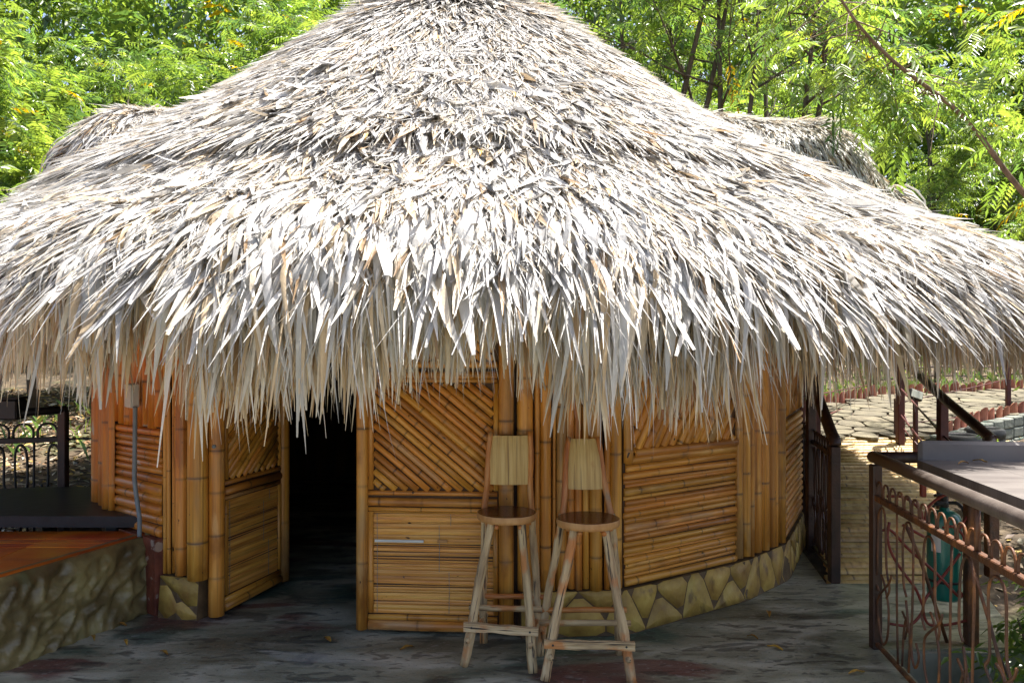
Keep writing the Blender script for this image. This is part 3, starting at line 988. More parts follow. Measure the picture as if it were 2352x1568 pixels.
# eave fringe: the height of the leaf tips round the eave
tip_tab = [(-200, 850), (0, 872), (60, 880), (140, 905), (225, 875), (248, 735), (358, 735), (380, 890), (400, 935), (600, 945), (700, 935), (750, 985), (790, 985), (830, 950), (880, 880), (1000, 870),
           (1170, 855), (1250, 875), (1300, 925), (1400, 990), (1540, 955), (1620, 985), (1690, 985), (1760, 935), (1815, 860), (1870, 895), (1960, 905), (2030, 910),
           (2090, 885), (2200, 900), (2240, 850), (2290, 820)]
tt, tz = [], []
for dxx, dyy in tip_tab:
    x_, y_ = ray_circle(dxx, EAVE_R + .02)
    tt.append((math.atan2(y_ - C[1], x_ - C[0]) - CAM_TH + math.pi) % (2 * math.pi) - math.pi); tz.append(CAMZ - (dyy - 784) / FPX * y_)
tt, tz = np.array(tt), np.array(tz)
o_ = np.argsort(tt); tt, tz = tt[o_], tz[o_]


def tipz(t):
    rel = (t - CAM_TH + np.pi) % (2 * np.pi) - np.pi
    return np.interp(rel, tt, tz, left=1.55, right=1.55)


def fringe(n, r_lo, r_hi, drop_z, tip_off, wid, t_half, wts, spread=.12, ragged=.12, slope=-.55, bend=.5, wav=.0, seg=7, keep=False, flat=False, warm=False):
    t = CAM_TH + RNG.uniform(-t_half, t_half, n)
    nc = max(6, n // 9)
    ct = np.sort(CAM_TH + RNG.uniform(-t_half, t_half, nc))                        # bunches
    j = np.clip(np.searchsorted(ct, t), 0, nc - 1)
    t = t * .55 + ct[j] * .45
    cy = RNG.normal(0, .10, nc)[j]; cz = RNG.normal(0, .085, nc)[j]
    r = RNG.uniform(r_lo, r_hi, n)
    rad = np.stack([np.cos(t), np.sin(t), np.zeros(n)], 1); tan = np.stack([-np.sin(t), np.cos(t), np.zeros(n)], 1)
    R_ = rmap(r, t)
    pos = np.stack([C[0] + R_ * np.cos(t), C[1] + R_ * np.sin(t), prof(r) + drop_z + RNG.normal(0, .02, n)], 1)
    ya = (RNG.normal(0, spread, n) + cy)[:, None]
    d0 = norm(rad + tan * ya + np.array([0, 0, slope]))
    dend = norm(rad * RNG.normal(.07, .07, n)[:, None] + tan * (RNG.normal(0, spread * .8, n) + cy * .8)[:, None] + np.array([0, 0, -1.0]))
    tip = tipz(t) + tip_off + cz + np.abs(RNG.normal(0, ragged, n))
    length = np.clip((pos[:, 2] - tip) * 1.12, .15, 1.3)
    w = wid * np.minimum(RNG.lognormal(0, .42, n), 1.6)
    ti = tints(n, wts) * (np.array([1.2, 1.15, 1.04]) if warm else 1.0)
    args = (pos, d0, dend, length, w, RNG.normal(0, .5, n), ti, seg, .25, wav, bend, flat)
    if keep: return args
    parts.append(blades_hang(*args))


LOWW = [1.0, 1.6, 1.2, 3.6, 2.8, .7, 1.2]
MIDW = [1.5, 1.3, 2.2, 2.2, 2.2, .8, 2.4]
fringe(5600, 4.08, 4.42, -.26, -.03, .024, 1.75, LOWW, bend=.35, flat=True, seg=6, warm=True)             # inner, lowest layer
fringe(1900, 4.10, 4.42, -.24, .0, .040, 1.75, LOWW, bend=.35, seg=6, warm=True)
fringe(3800, 4.24, 4.50, -.12, .08, .023, 1.75, MIDW, bend=.45, flat=True, seg=6, ragged=.15, warm=True)
fringe(1500, 4.24, 4.50, -.10, .11, .042, 1.75, MIDW, bend=.45, seg=6, ragged=.15, warm=True)
fringe(2800, 4.32, 4.56, -.02, .22, .017, 1.75, TOPW, bend=.5, ragged=.16, flat=True, spread=.2)
fringe(1000, 4.32, 4.55, -.02, .24, .036, 1.75, TOPW, bend=.5, ragged=.16, spread=.2)
fringe(1900, 4.22, 4.52, .0, .36, .018, 1.75, TOPW, bend=.6, ragged=.14, flat=True, spread=.25)
fringe(700, 4.22, 4.5, .0, .38, .036, 1.75, TOPW, bend=.6, ragged=.14, spread=.25)
fringe(3600, 4.15, 4.54, -.12, -.06, .0055, 1.75, MIDW, bend=.45, ragged=.24, spread=.22, wav=.12, flat=True)   # hair-thin fibres
fringe(1800, 4.25, 4.55, .0, .28, .0055, 1.75, TOPW, bend=.6, ragged=.2, spread=.35, wav=.15, flat=True)
fringe(1800, 4.1, 4.5, -.1, .1, .028, math.pi, LOWW, bend=.4, seg=5)               # all the way round

Vs, Fs_, Ts = [], [], []
b = 0
for V, F, T in parts:
    Vs.append(V); Fs_.append(F + b); Ts.append(T); b += len(V)
th_o = obj("thatch", mesh_np("thatch", np.concatenate(Vs), np.concatenate(Fs_), THATCH, True, {"tint": np.concatenate(Ts)}), roof)
tag(th_o, kind="stuff")

# the largest leaves of the front fringe, each a leaf of its own
a1 = fringe(170, 4.25, 4.52, -.06, .06, .040, .80, [2, 2, 3, 2, 2, .4, 3], keep=True, bend=.5, ragged=.14)
a2 = fringe(130, 4.28, 4.54, .0, .27, .046, .85, [3, 3, 3, 1, 1, .3, 3], keep=True, bend=.6, ragged=.14)
for args in (a1, a2):
    V, F, T = blades_hang(*args)
    n = len(args[0]); nv_, nf_ = len(V) // n, len(F) // n
    for i in range(n):
        obj("palm_leaf", mesh_np("palm_leaf", V[i * nv_:(i + 1) * nv_], F[i * nf_:(i + 1) * nf_] - i * nv_, THATCH, True, {"tint": T[i * nv_:(i + 1) * nv_]}), roof)

# ------------------------------------------------------------------ electrical box and conduit
mb = MB(); eb = empty("electrical_box", (-2.50, 5.22, 1.45), "small grey electrical box with conduit on the red bamboo wall", "electrical box")
p_ = np.array(ray_circle(304, RW + .06)); nrm_ = norm(p_ - C)
rot = Matrix.Rotation(math.atan2(nrm_[1], nrm_[0]) + math.pi / 2, 3, 'Z')
zt, zb = CAMZ - (880 - 784) / FPX * p_[1], CAMZ - (936 - 784) / FPX * p_[1]
MB().box((p_[0], p_[1], (zt + zb) / 2), (.085, .055, zt - zb), rot, .008).build("box_body", BOXG, eb)
p2 = p_ - nrm_ * .0
MB().box((p2[0] + nrm_[0] * .031, p2[1] + nrm_[1] * .031, (zt + zb) / 2), (.078, .008, zt - zb - .012), rot, .003).build("box_lid", BOXG, eb)
q0 = np.array(ray_circle(310, RW + .07)); q1 = np.array(ray_circle(309, RW + .075)); q2 = np.array(ray_circle(315, RW + .07)); q3 = np.array(ray_circle(320, RW + .07))
pts = [v2(q0, zb + .01), v2(q0, zb - .06), v2(q1, .98), v2(q1, .86), v2(q2, .72), v2(q3, .62), v2(q3, .5)]
MB().tube(spline(pts, 5), .0145, 10).build("conduit_pipe", PVC, eb, True)

# ------------------------------------------------------------------ left: rock wall, orange bench top, black table, railing
rw = empty("rock_wall", (-2.6, 4.7, 0), "low sculpted brown rock wall left of the doorway", "rock wall")
A0, A1 = np.array([-2.36, 5.26]), np.array([-2.76, 4.20])
ud = norm(A1 - A0); un = np.array([-ud[1], ud[0]]); un = un if un[0] > 0 else -un
ns, nz_ = 150, 36
Ltot = 3.6
ns, nz_ = 260, 44
V = []
from mathutils import noise as mnoise
for i in range(ns + 1):
    s = Ltot * i / ns
    for k in range(nz_ + 1):
        f = k / nz_
        if f < .72: z = .49 * f / .72; o = 0
        else: z = .49; o = -(f - .72) / .28 * .10
        pz = Vector((s * 6.5 + z * 5.5, z * 5.0 - s * 1.2, 3.1))
        h = mnoise.noise(pz * .5) * .02 + (.3 - abs(mnoise.noise(pz * 1.25 + Vector((5, 2, 1))))) * .07 + mnoise.noise(pz * 2.6) * .018 + mnoise.noise(pz * 6) * .008 - .01
        h *= 1.0 if f < .6 else max(0.1, 1 - (f - .6) * 6)
        rnd = .0 if f < .55 else -(((min(f, .72) - .55) / .17) ** 2) * .03
        taper = .03 * (1 - z / .49)
        p = A0 + ud * s + un * (o + h + rnd + taper - .02)
        V.append((p[0], p[1], z + (h * .25 if f > .5 else 0)))
ii = np.arange((ns + 1) * (nz_ + 1)).reshape(ns + 1, nz_ + 1)
F = np.stack([ii[:-1, :-1], ii[1:, :-1], ii[1:, 1:], ii[:-1, 1:]], -1).reshape(-1, 4)
obj("rock_face", mesh_np("rock_face", V, F, ROCK), rw)
c_ = A0 - un * .10
# solid core behind the face
pc = A0 + ud * Ltot / 2 - un * .13
MB().box((pc[0], pc[1], .235), (Ltot, .12, .47), Matrix.Rotation(math.atan2(ud[1], ud[0]), 3, 'Z')).build("wall_core", GROUT, rw)
# rounded near end by the hut
MB().lathe([(.085, 0), (.10, .15), (.09, .32), (.075, .44), (.03, .5), (0, .505)], (A0[0] - .045, A0[1] + .03, 0), 14).build("rock_end", ROCK, rw, True)

ob = empty("orange_bench", (-3.6, 4.6, 0), "glossy orange painted bench top with dark grooves behind the rock wall", "bench")
rows_y = [(5.40, 5.20), (5.178, 5.10), (5.078, 4.99), (4.968, 4.30), (4.28, 3.3), (3.28, 1.8)]
for (ya, yb) in rows_y:
    for xa, xb in ((-5.6, -3.05), (-3.045, -2.1)):
        def edge(y): return A0[0] + (y - A0[1]) * (A1[0] - A0[0]) / (A1[1] - A0[1]) - .07
        x0a, x0b = min(xb, edge(ya)), min(xb, edge(yb))
        if x0a - xa < .05: continue
        poly = [(xa, yb), (max(x0b, xa + .01), yb), (x0a, ya), (xa, ya)]
        slab("bench_board", poly, .485 + random.uniform(-.002, .002), .04, ORANGE, ob)
mb = MB()
pe0, pe1 = A0 + ud * .02 - un * .075, A0 + ud * Ltot - un * .075
mb.tube([v2(pe0, .487), v2((pe0 + pe1) / 2, .489), v2(pe1, .487)], .016, 8); mb.build("bench_rim", ORANGE, ob, True)
slab("bench_base", [(-5.6, 1.8), (-3.72, 1.8), (-2.62, 5.2), (-2.62, 5.36), (-5.6, 5.36)], .43, .40, GROUT, ob)

bt = empty("black_table", (-3.6, 5.9, 0), "low black table slab against the hut behind the orange bench", "table")
sl_ = slab("table_top", [(-5.4, 5.36), (-2.46, 5.335), (-2.80, 5.66), (-3.12, 6.05), (-3.3, 6.42), (-3.75, 6.42), (-5.4, 6.0)], .60, .075, BLACK, bt)
for p in ((-2.75, 5.5), (-4.8, 5.55), (-3.6, 6.2)):
    MB().box((p[0], p[1], .265), (.08, .08, .52), None, .006).build("table_leg", BLACK, bt)
# ------------------------------------------------------------------ iron railings
def scroll_shapes(w, zt, zb, rg):
    """one ornamental bay of width w between heights zb and zt as polylines in (s, z)"""
    out = []
    a = w * .22; m = (zt + zb) / 2 + rg.uniform(-.04, .04); hh = zt - zb
    # tall hairpin from the top, legs bulging, ending in little hooks
    out.append([(a * .2, m - .10 * hh), (-a * .1, m - .03 * hh), (a * .1, m + .05 * hh), (a * .1, zt - .12 * hh), (a * .55, zt - .03 * hh), (a * 1.0, zt - .10 * hh),
                (a * 1.05, m + .10 * hh), (a * 1.35, m - .02 * hh), (a * 1.15, m - .10 * hh)])
    # hairpin from the bottom
    out.append([(a * 1.6, m + .08 * hh), (a * 1.35, m + .01 * hh), (a * .35, m - .12 * hh), (a * .1, m - .2 * hh), (a * .2, zb + .14 * hh), (a * .7, zb + .03 * hh), (a * 1.25, zb + .12 * hh),
                (a * 1.3, m - .16 * hh), (a * .9, m - .02 * hh), (a * .55, m + .03 * hh)])
    # straight bar between
    out.append([(w * .48, zb), (w * .48 + rg.uniform(-.004, .004), m), (w * .48, zt)])
    # long S with hooks
    q = w * .62
    out.append([(q + .05 * w, m + .02 * hh), (q - .02 * w, m + .1 * hh), (q, zt - .12 * hh), (q + .1 * w, zt - .02 * hh), (q + .2 * w, zt - .12 * hh), (q + .19 * w, m),
                (q + .16 * w, zb + .2 * hh), (q + .24 * w, zb + .1 * hh), (q + .3 * w, zb + .18 * hh), (q + .26 * w, zb + .26 * hh)])
    # forked twig
    out.append([(q + .02 * w, m - .26 * hh), (q + .1 * w, m - .14 * hh), (q + .06 * w, m + .0 * hh)])
    out.append([(q - .04 * w, m - .1 * hh), (q + .08 * w, m - .16 * hh), (q + .15 * w, m - .28 * hh)])
    out.append([(q - .02 * w, zb + .02), (q + .0 * w, zb + .25 * hh), (q + .07 * w, zb + .36 * hh), (q + .12 * w, zb + .25 * hh), (q + .1 * w, zb + .02)])
    return out


def railing_panel(parent, a, b, zrail, zb, mat, bay, hoop_w, hoop_h, rr_, seed, rail=(.034, .034), hoops=True, bars=True):
    a, b = Vector(a), Vector(b)
    d = b - a; L = d.length; u = d.normalized(); rg = random.Random(seed)

    def P(s, z): return a + u * s + Vector((0, 0, z))
    rot = Matrix.Rotation(math.atan2(u.y, u.x), 3, 'Z')
    MB().box(P(L / 2, zrail), (L, rail[0], rail[1]), rot, .004).build("middle_rail", mat, parent)
    MB().box(P(L / 2, zb), (L, rail[0] * .7, rail[1] * .6), rot, .003).build("bottom_rail", mat, parent)
    if hoops:
        s = hoop_w * .3
        while s + hoop_w < L:
            z0 = zrail + rail[1] / 2 - .004
            pts = [P(s, z0), P(s + .01 * hoop_w, z0 + hoop_h * .55), P(s + hoop_w * .22, z0 + hoop_h * .92), P(s + hoop_w * .5, z0 + hoop_h),
                   P(s + hoop_w * .78, z0 + hoop_h * .92), P(s + hoop_w * .99, z0 + hoop_h * .55), P(s + hoop_w, z0)]
            MB().tube(spline(pts, 3), rr_, 6).build("hoop", mat, parent, True)
            s += hoop_w * 1.22
    if bars:
        s = .02
        while s + bay * .9 < L + .05:
            for pl in scroll_shapes(bay, zrail - rail[1] / 2, zb + .01, rg):
                pts = [P(min(max(s + q[0], 0), L), q[1]) + Vector((u.y, -u.x, 0)) * rg.uniform(-.004, .004) for q in pl]
                MB().tube(spline(pts, 4), rr_, 6).build("scroll_bar", mat, parent, True)
            s += bay
    return P


# near railing on the right
nr = empty("iron_railing", (NR0.x, NR0.y, 0), "nearest rusty scrollwork railing with brown pipe handrail at right", "railing", "wrought iron railings")
NRe = NR0 + nr_dir * 3.4
Pn = railing_panel(nr, NR0, NRe, .872, .035, IRON, .66, .085, .085, .0065, 3)
MB().box((NR0.x, NR0.y, .53), (.055, .055, 1.06), Matrix.Rotation(.1, 3, 'Z'), .005).build("corner_post", IRONB, nr)
MB().tube([NR0 + Vector((-.0, .02, 1.10)) - nr_dir * .02, NR0 + nr_dir * 1.7 + Vector((0, 0, 1.10)), NRe + Vector((0, 0, 1.10))], .034, 16).build("handrail", PIPE, nr, True)
for s in (1.25, 2.4):
    p = NR0 + nr_dir * s
    MB().tube([p + Vector((0, 0, .88)), p + Vector((0, 0, 1.08))], .013, 8).build("baluster", IRON, nr, True)
MB().tube([NR0 + nr_dir * .95 + Vector((.10, 0, .80)), NR0 + nr_dir * 1.15 + Vector((.10, 0, .55)), NR0 + nr_dir * 1.3 + Vector((.12, 0, .25))], .008, 8).build("brace_bar", IRON, nr, True)

# branch railing behind, with red rods
br = empty("iron_railing", (2.5, 4.62, 0), "short railing with curling red rods and orange post in front of the green cylinder", "railing", "wrought iron railings")
BY = 4.64
MB().tube([(2.135, BY, 1.095), (2.6, BY, 1.095), (3.2, BY + .02, 1.095)], .033, 16).build("handrail", IRONB, br, True)
MB().box((2.68, BY + .01, .53), (.065, .065, 1.06), None, .006).build("post", IRON, br)
MB().box((2.41, BY + .03, .98), (.03, .03, .24), None, .004).build("baluster", REDI, br)


def crop3(cx, cy):
    dx, dy = 1981 + cx * .286, 1119.7 + cy * .286
    return Vector(((dx - 1176) / FPX * BY, BY, CAMZ - (dy - 784) / FPX * BY))


for pl in ([(200, 70), (300, 70), (380, 100), (440, 150), (480, 210), (480, 330)], [(505, 330), (520, 190), (570, 120), (640, 75), (720, 50), (800, 50)],
           [(215, 275), (200, 400), (240, 540), (330, 680), (420, 800), (465, 900), (485, 970), (440, 1050), (360, 1105), (220, 1090)],
           [(150, 345), (235, 345), (370, 490), (520, 620), (620, 710), (740, 840), (790, 880), (800, 850), (770, 835)],
           [(845, 230), (800, 300), (770, 345)], [(790, 530), (700, 650), (600, 780), (520, 880), (492, 960), (510, 1060), (560, 1105), (700, 1100), (850, 1065)],
           [(330, 300), (410, 345), (500, 395)], [(640, 318), (720, 310), (790, 360), (818, 430), (800, 490)]):
    off = random.uniform(-.008, .008)
    MB().tube(spline([crop3(*q) + Vector((0, off, 0)) for q in pl], 5), .0085, 8).build("curled_rod", REDI, br, True)
MB().tube([crop3(350, 300), crop3(460, 560), crop3(560, 860), crop3(680, 1240)], .011, 8).build("brace_bar", IRON, br, True)

# green cylinder
fe = empty("fire_extinguisher", (2.615, 4.80, .22), "dark green fire extinguisher cylinder behind the railing rods", "fire extinguisher")
EX = (2.600, 4.79)
MB().lathe([(.055, .225), (.085, .23), (.093, .245), (.095, .27), (.095, .68), (.092, .71), (.08, .735), (.055, .752), (.03, .758), (.026, .775), (.0, .775)], (*EX, 0), 32).build("cylinder", GREENP, fe, True)
MB().lathe([(.0965, .335), (.0965, .350)], (*EX, 0), 32).build("strap", RUBBER, fe, True)
mb = MB(); mb.lathe([(.022, .77), (.024, .80), (.018, .815), (.018, .84), (.0, .845)], (*EX, 0), 14)
mb.box((EX[0] - .03, EX[1] - .01, .80), (.07, .03, .025), None, .006); mb.build("valve", RUBBER, fe)
mb = MB(); mb.tube(spline([(EX[0] + .01, EX[1], .83), (EX[0] - .03, EX[1] - .02, .855), (EX[0] - .075, EX[1] - .03, .85)], 4), .009, 8); mb.build("handle", RUBBER, fe, True)
mb = MB(); mb.tube(spline([(EX[0] + .01, EX[1], .80), (EX[0] - .02, EX[1] - .02, .80), (EX[0] - .075, EX[1] - .03, .79), (EX[0] - .085, EX[1] - .03, .78)], 4), .007, 8); mb.build("lever", RUBBER, fe, True)
mb = MB(); mb.tube(spline([(EX[0] + .02, EX[1], .80), (EX[0] + .07, EX[1] - .02, .80), (EX[0] + .098, EX[1] - .05, .74), (EX[0] + .1, EX[1] - .06, .6), (EX[0] + .098, EX[1] - .05, .45)], 5), .010, 8); mb.build("hose", RUBBER, fe, True)
V = []; 
for k in range(6):
    a_ = math.radians(196 + k * 7)
    for z in (.52, .66): V.append((EX[0] + .0963 * math.cos(a_), EX[1] + .0963 * math.sin(a_), z))
obj("paper_label", mesh_np("paper_label", V, [(2 * k, 2 * k + 2, 2 * k + 3, 2 * k + 1) for k in range(5)], PAPER), fe)
MB().box((EX[0] + .06, 4.69, .55), (.05, .02, .03), None, .003).build("wall_bracket", RUBBER, fe)

# counter along the railing
ct = empty("counter_table", (3.0, 3.8, 0), "grey brown plank counter beyond the railing, half in sunlight", "table")
for k in range(4):
    o0 = .19 + k * .31; o1 = o0 + .304
    nx_ = Vector((-nr_dir.y, nr_dir.x, 0)); nx_ = nx_ if nx_.x > 0 else -nx_
    def q(s, o): v = NR0 + nr_dir * s + nx_ * o; return (v.x, v.y)
    slab("table_board", [q(.10, o0), q(.10, o1), q(2.9, o1), q(2.9, o0)], 1.105 + random.uniform(-.001, .001), .05, COUNTER, ct)
p0, p1 = NR0 + nr_dir * .085 + nx_ * .20, NR0 + nr_dir * .085 + nx_ * 1.5
mid = (p0 + p1) / 2
MB().box((mid.x, mid.y, 1.135), ((p1 - p0).length, .045, .155), Matrix.Rotation(math.atan2(p1.y - p0.y, p1.x - p0.x), 3, 'Z'), .018).build("end_board", COUNTER, ct)
for s, o in ((.35, 1.0), (2.6, 1.0)):
    v = NR0 + nr_dir * s + nx_ * o
    MB().box((v.x, v.y, .31), (.07, .07, 1.49), None, .005).build("table_leg", IRONB, ct)

# gate railing beside the hut at right
gr = empty("iron_railing", (2.36, 5.83, 0), "dark scrollwork railing between the hut and the bamboo walkway", "railing", "wrought iron railings")
G0, G1 = Vector((2.37, 5.86, 0)), Vector((2.72, 7.7, 0))
railing_panel(gr, G0, G1, .93, .06, IRONB, .36, .085, .085, .0085, 8)
gu = (G1 - G0).normalized()
MB().box((G0.x, G0.y, .50), (.072, .072, 1.0), None, .006).build("end_post", IRONB, gr)
gp = G0 + gu * .85
MB().box((gp.x - .02, gp.y, .75), (.065, .065, 1.5), None, .006).build("tall_post", IRONB, gr)
MB().tube(spline([G0 + Vector((0, -.03, 1.01)), G0 + Vector((0, .0, 1.06)), G0 + gu * .12 + Vector((0, 0, 1.10)), gp + Vector((0, 0, 1.42)), G1 + Vector((0, 0, 1.80))], 5), .042, 12).build("handrail", IRONB, gr, True)
MB().tube([G0 + gu * .05 + Vector((0, 0, .95)), gp + Vector((0, 0, 1.32))], .01, 6).build("brace_bar", IRONB, gr, True)

# left railing behind the table
lr = empty("iron_railing", (-3.9, 6.9, 0), "scrollwork railing, blackened for backlit shade, at the far left against the leafy slope", "railing", "wrought iron railings")
L0 = world_pt(145, 940, 6.9); L1 = world_pt(-160, 962, 6.6)
L0z, L1z = Vector((L0.x, L0.y, 0)), Vector((L1.x, L1.y, 0))
zr_ = CAMZ - (1008 - 784) / FPX * 6.9
railing_panel(lr, L0z, L1z, zr_, .1, BLACK, .42, .15, .12, .011, 21, rail=(.045, .045))  # black on this iron is painted-in deep shade, seen against the light
MB().box((L0.x, L0.y, L0.z / 2 + .02), (.07, .07, L0.z), None, .006).build("end_post", IRONB, lr)
MB().tube([L0 + Vector((.03, 0, 0)), (L0 + L1) / 2, L1], .036, 10).build("handrail", BLACK, lr, True)
c0 = world_pt(-20, 937, 6.78)
cb = empty("black_box", (c0.x, 6.78, c0.z - .1), "black box standing on the left railing at the picture edge", "box")
MB().box((c0.x - .07, 6.78, c0.z - .01), (.66, .16, .17), None, .012).build("box_body", BLACK, cb)
MB().box((c0.x - .07, 6.78, c0.z + .087), (.68, .18, .02), None, .006).build("box_lid", BLACK, cb)
MB().tube([Vector((L0.x, L0.y, zr_)), Vector((L0.x + .75, L0.y - .1, zr_ + .03))], .009, 6).build("side_rod", BLACK, lr, True)

# ------------------------------------------------------------------ bamboo walkway and flagstone path
dk = slab("walkway_deck", [(2.32, 5.84), (3.38, 5.84), (4.66, 9.03), (3.55, 9.03)], -.055, .05, WALLIN)
# lay the deck on its slope
me = dk.data
for v in me.vertices: v.co.z += float(pathz(v.co.y))
tag(dk, "bamboo pole walkway rising away beside the hut", "walkway", kind="structure")
y = 5.885; dmeshes = []
for k in range(8):
    m_ = bamboo_mesh("bamboo_slat", 1.0, .040, BAMG, True, 8, .3, .9, 900 + k); dmeshes.append(m_)
while y < 9.0:
    t = (y - 5.84) / 3.19
    xa, xb = 2.30 + t * 1.25, 3.39 + t * 1.28
    z = float(pathz(y)) - .048 + random.uniform(-.006, .006)
    m4 = Matrix(((0, 0, xb - xa, xa + random.uniform(-.03, .03)), (1, 0, random.uniform(-.012, .012), y), (0, -1, 0, z), (0, 0, 0, 1)))
    obj("bamboo_slat", random.choice(dmeshes), dk, m4)
    y += .086

far_e = [(3.05, 8.98), (3.6, 10.1), (4.5, 11.4), (5.7, 12.5), (9.0, 13.8), (14, 15.0)]
near_e = [(4.66, 9.04), (5.0, 9.4), (5.8, 10.1), (7.2, 11.1), (10.5, 12.3), (15, 13.4)]
pf = near_e + far_e[::-1]


def path_h(x, y): return float(np.interp(y, [8.9, 10.5, 12.5, 14.5], [.70, .82, .92, 1.0]))


pz = obj("flagstone_path", mesh_np("flagstone_path", [(x, y, path_h(x, y) - .03) for x, y in pf], [tuple(range(len(pf)))] if False else
        [(i, i + 1, len(pf) - 2 - i, len(pf) - 1 - i) for i in range(len(near_e) - 1)], GROUT, False))
tag(pz, "crazy paved path climbing behind the walkway", "path", kind="structure")
rg = random.Random(4); pts = []
for i in range(len(near_e) - 2):
    for j in range(110):
        s, t = rg.random(), rg.random()
        n_ = lerp2(near_e[i], near_e[i + 1], s); f_ = lerp2(far_e[i], far_e[i + 1], s)
        pts.append(lerp2(n_, f_, t))
gridp = []
for q in pts:
    if all(np.hypot(*(q - g_)) > .27 for g_ in gridp): gridp.append(q)
bound = near_e[:5] + far_e[:5][::-1]
# clip each cell against the (nearly convex) path outline by testing cell centres only
cells = voronoi_cells(gridp, [(2, 8.5), (12, 8.5), (12, 15), (2, 15)], .018)


def in_poly(p, poly):
    c = False
    for i in range(len(poly)):
        a, b = poly[i], poly[i - 1]
        if (a[1] > p[1]) != (b[1] > p[1]) and p[0] < (b[0] - a[0]) * (p[1] - a[1]) / (b[1] - a[1]) + a[0]: c = not c
    return c


for q, cell in zip(gridp, cells):
    poly = [q + (p - q) * min(1.0, .40 / max(np.hypot(*(p - q)), 1e-6)) for p in cell]
    poly = [p if in_poly(p, bound) else q + (p - q) * .55 for p in poly]
    poly = round_poly(poly, 1); m = len(poly)
    V = [(p[0], p[1], path_h(*p) - .03) for p in poly] + [(p[0], p[1], path_h(*p) + .002) for p in (q + (np.array(p) - q) * .97 for p in poly)]
    Fs = [(i, (i + 1) % m, m + (i + 1) % m, m + i) for i in range(m)] + [tuple(range(m, 2 * m))]
    obj("flagstone", mesh_np("flagstone", V, Fs, FLAG, False), pz)


def tile_mesh():
    V = []; n = 7
    for k in range(n + 1):
        a = math.pi * k / n
        for z, rq in ((-.1, .13), (.10, .125), (.27, .05 + .07 * abs(math.cos(a)))):
            zz_ = z if z < .2 else .17 + .11 * math.sin(a)
            V.append((math.cos(a) * .14, -math.sin(a) * .06, zz_))
    Fs = [(3 * k + j, 3 * k + 3 + j, 3 * k + 4 + j, 3 * k + 1 + j) for k in range(n) for j in range(2)]
    b = len(V)
    V2 = [(x * .86, y_ * .7 + .012, z - .01) for x, y_, z in V]
    Fs += [tuple(i + b for i in f[::-1]) for f in Fs]
    Fs += [(3 * k + 2, 3 * k + 5, b + 3 * k + 5, b + 3 * k + 2) for k in range(n)]
    return mesh_np("edging_tile", V + V2, Fs, TERRA, False)


tile_me = tile_mesh()


def tile_row(label, line, hfun, step_, dz=0.0):
    e = empty("tile_edging", (line[0][0], line[0][1], hfun(*line[0])), label, "edging", "terracotta path edgings")
    for i in range(len(line) - 1):
        a, b = np.array(line[i]), np.array(line[i + 1]); Ln = np.hypot(*(b - a)); n_ = max(1, int(Ln / step_))
        for k in range(n_):
            p = lerp2(a, b, (k + .5) / n_)
            ang = math.atan2(b[1] - a[1], b[0] - a[0])
            obj("edging_tile", tile_me, e, Matrix.Translation((p[0], p[1], hfun(*p) + dz + random.uniform(-.02, .02))) @ Matrix.Rotation(ang + random.uniform(-.15, .15), 4, 'Z')
                @ Matrix.Rotation(random.uniform(-.12, .12), 4, 'Y') @ Matrix.Scale(random.uniform(.52, .66), 4))
    return e


tile_row("row of red roof tiles edging the near side of the paved path", [(4.78, 9.08)] + [(x + .08, y - .07) for x, y in near_e[1:5]], path_h, .2, -.04)
tile_row("row of red roof tiles edging the far side of the paved path", [(x - .07, y + .1) for x, y in far_e[:5]], path_h, .19, -.03)

# retaining wall under the near edge of the path
rt = empty("retaining_wall", (5.4, 9.6, 0), "low grey block wall below the near row of red tiles", "wall")
line = [(4.74, 9.0)] + [(x + .13, y - .17) for x, y in near_e[1:5]]
for i in range(len(line) - 1):
    a, b = np.array(line[i]), np.array(line[i + 1]); Ln = np.hypot(*(b - a)); ang = math.atan2(b[1] - a[1], b[0] - a[0])
    n_ = max(1, round(Ln / .30))
    for row in range(3):
        for k in range(n_):
            p = lerp2(a, b, (k + .5) / n_); h = path_h(*p)
            MB().box((p[0], p[1], h - .07 - row * .135), (Ln / n_ - .01, .14 + random.uniform(-.015, .015), .127), Matrix.Rotation(ang, 3, 'Z'), .014).build("wall_block", CONC, rt)

# tyre planters
for (dxx, dyy, dd, lab) in ((2205, 1000, 8.9, "black tyre planter of dry leaves nearer the handrail elbow"), (2262, 985, 9.3, "black tyre planter of dry leaves, the further right one")):
    p = world_pt(dxx, dyy, dd); bz = float(groundz(p.x, p.y))
    e = empty("tyre_planter", (p.x, p.y, bz), lab, "planter", "tyre planters")
    prof_ = [(a_ * .52, p.z + (b_ - p.z) * .6) for a_, b_ in [(.30, p.z - .42), (.40, p.z - .40), (.42, p.z - .28), (.40, p.z - .20), (.34, p.z - .19), (.40, p.z - .17), (.42, p.z - .08), (.40, p.z + .0), (.33, p.z + .03), (.29, p.z), (.29, p.z - .1)]]
    MB().lathe(prof_, (p.x, p.y, 0), 24).build("tyre", RUBBER, e, True)
    MB().lathe([(.16, p.z - .04), (.1, p.z - .012), (0, p.z + .0)], (p.x, p.y, 0), 16).build("soil_fill", SOIL, e, True)

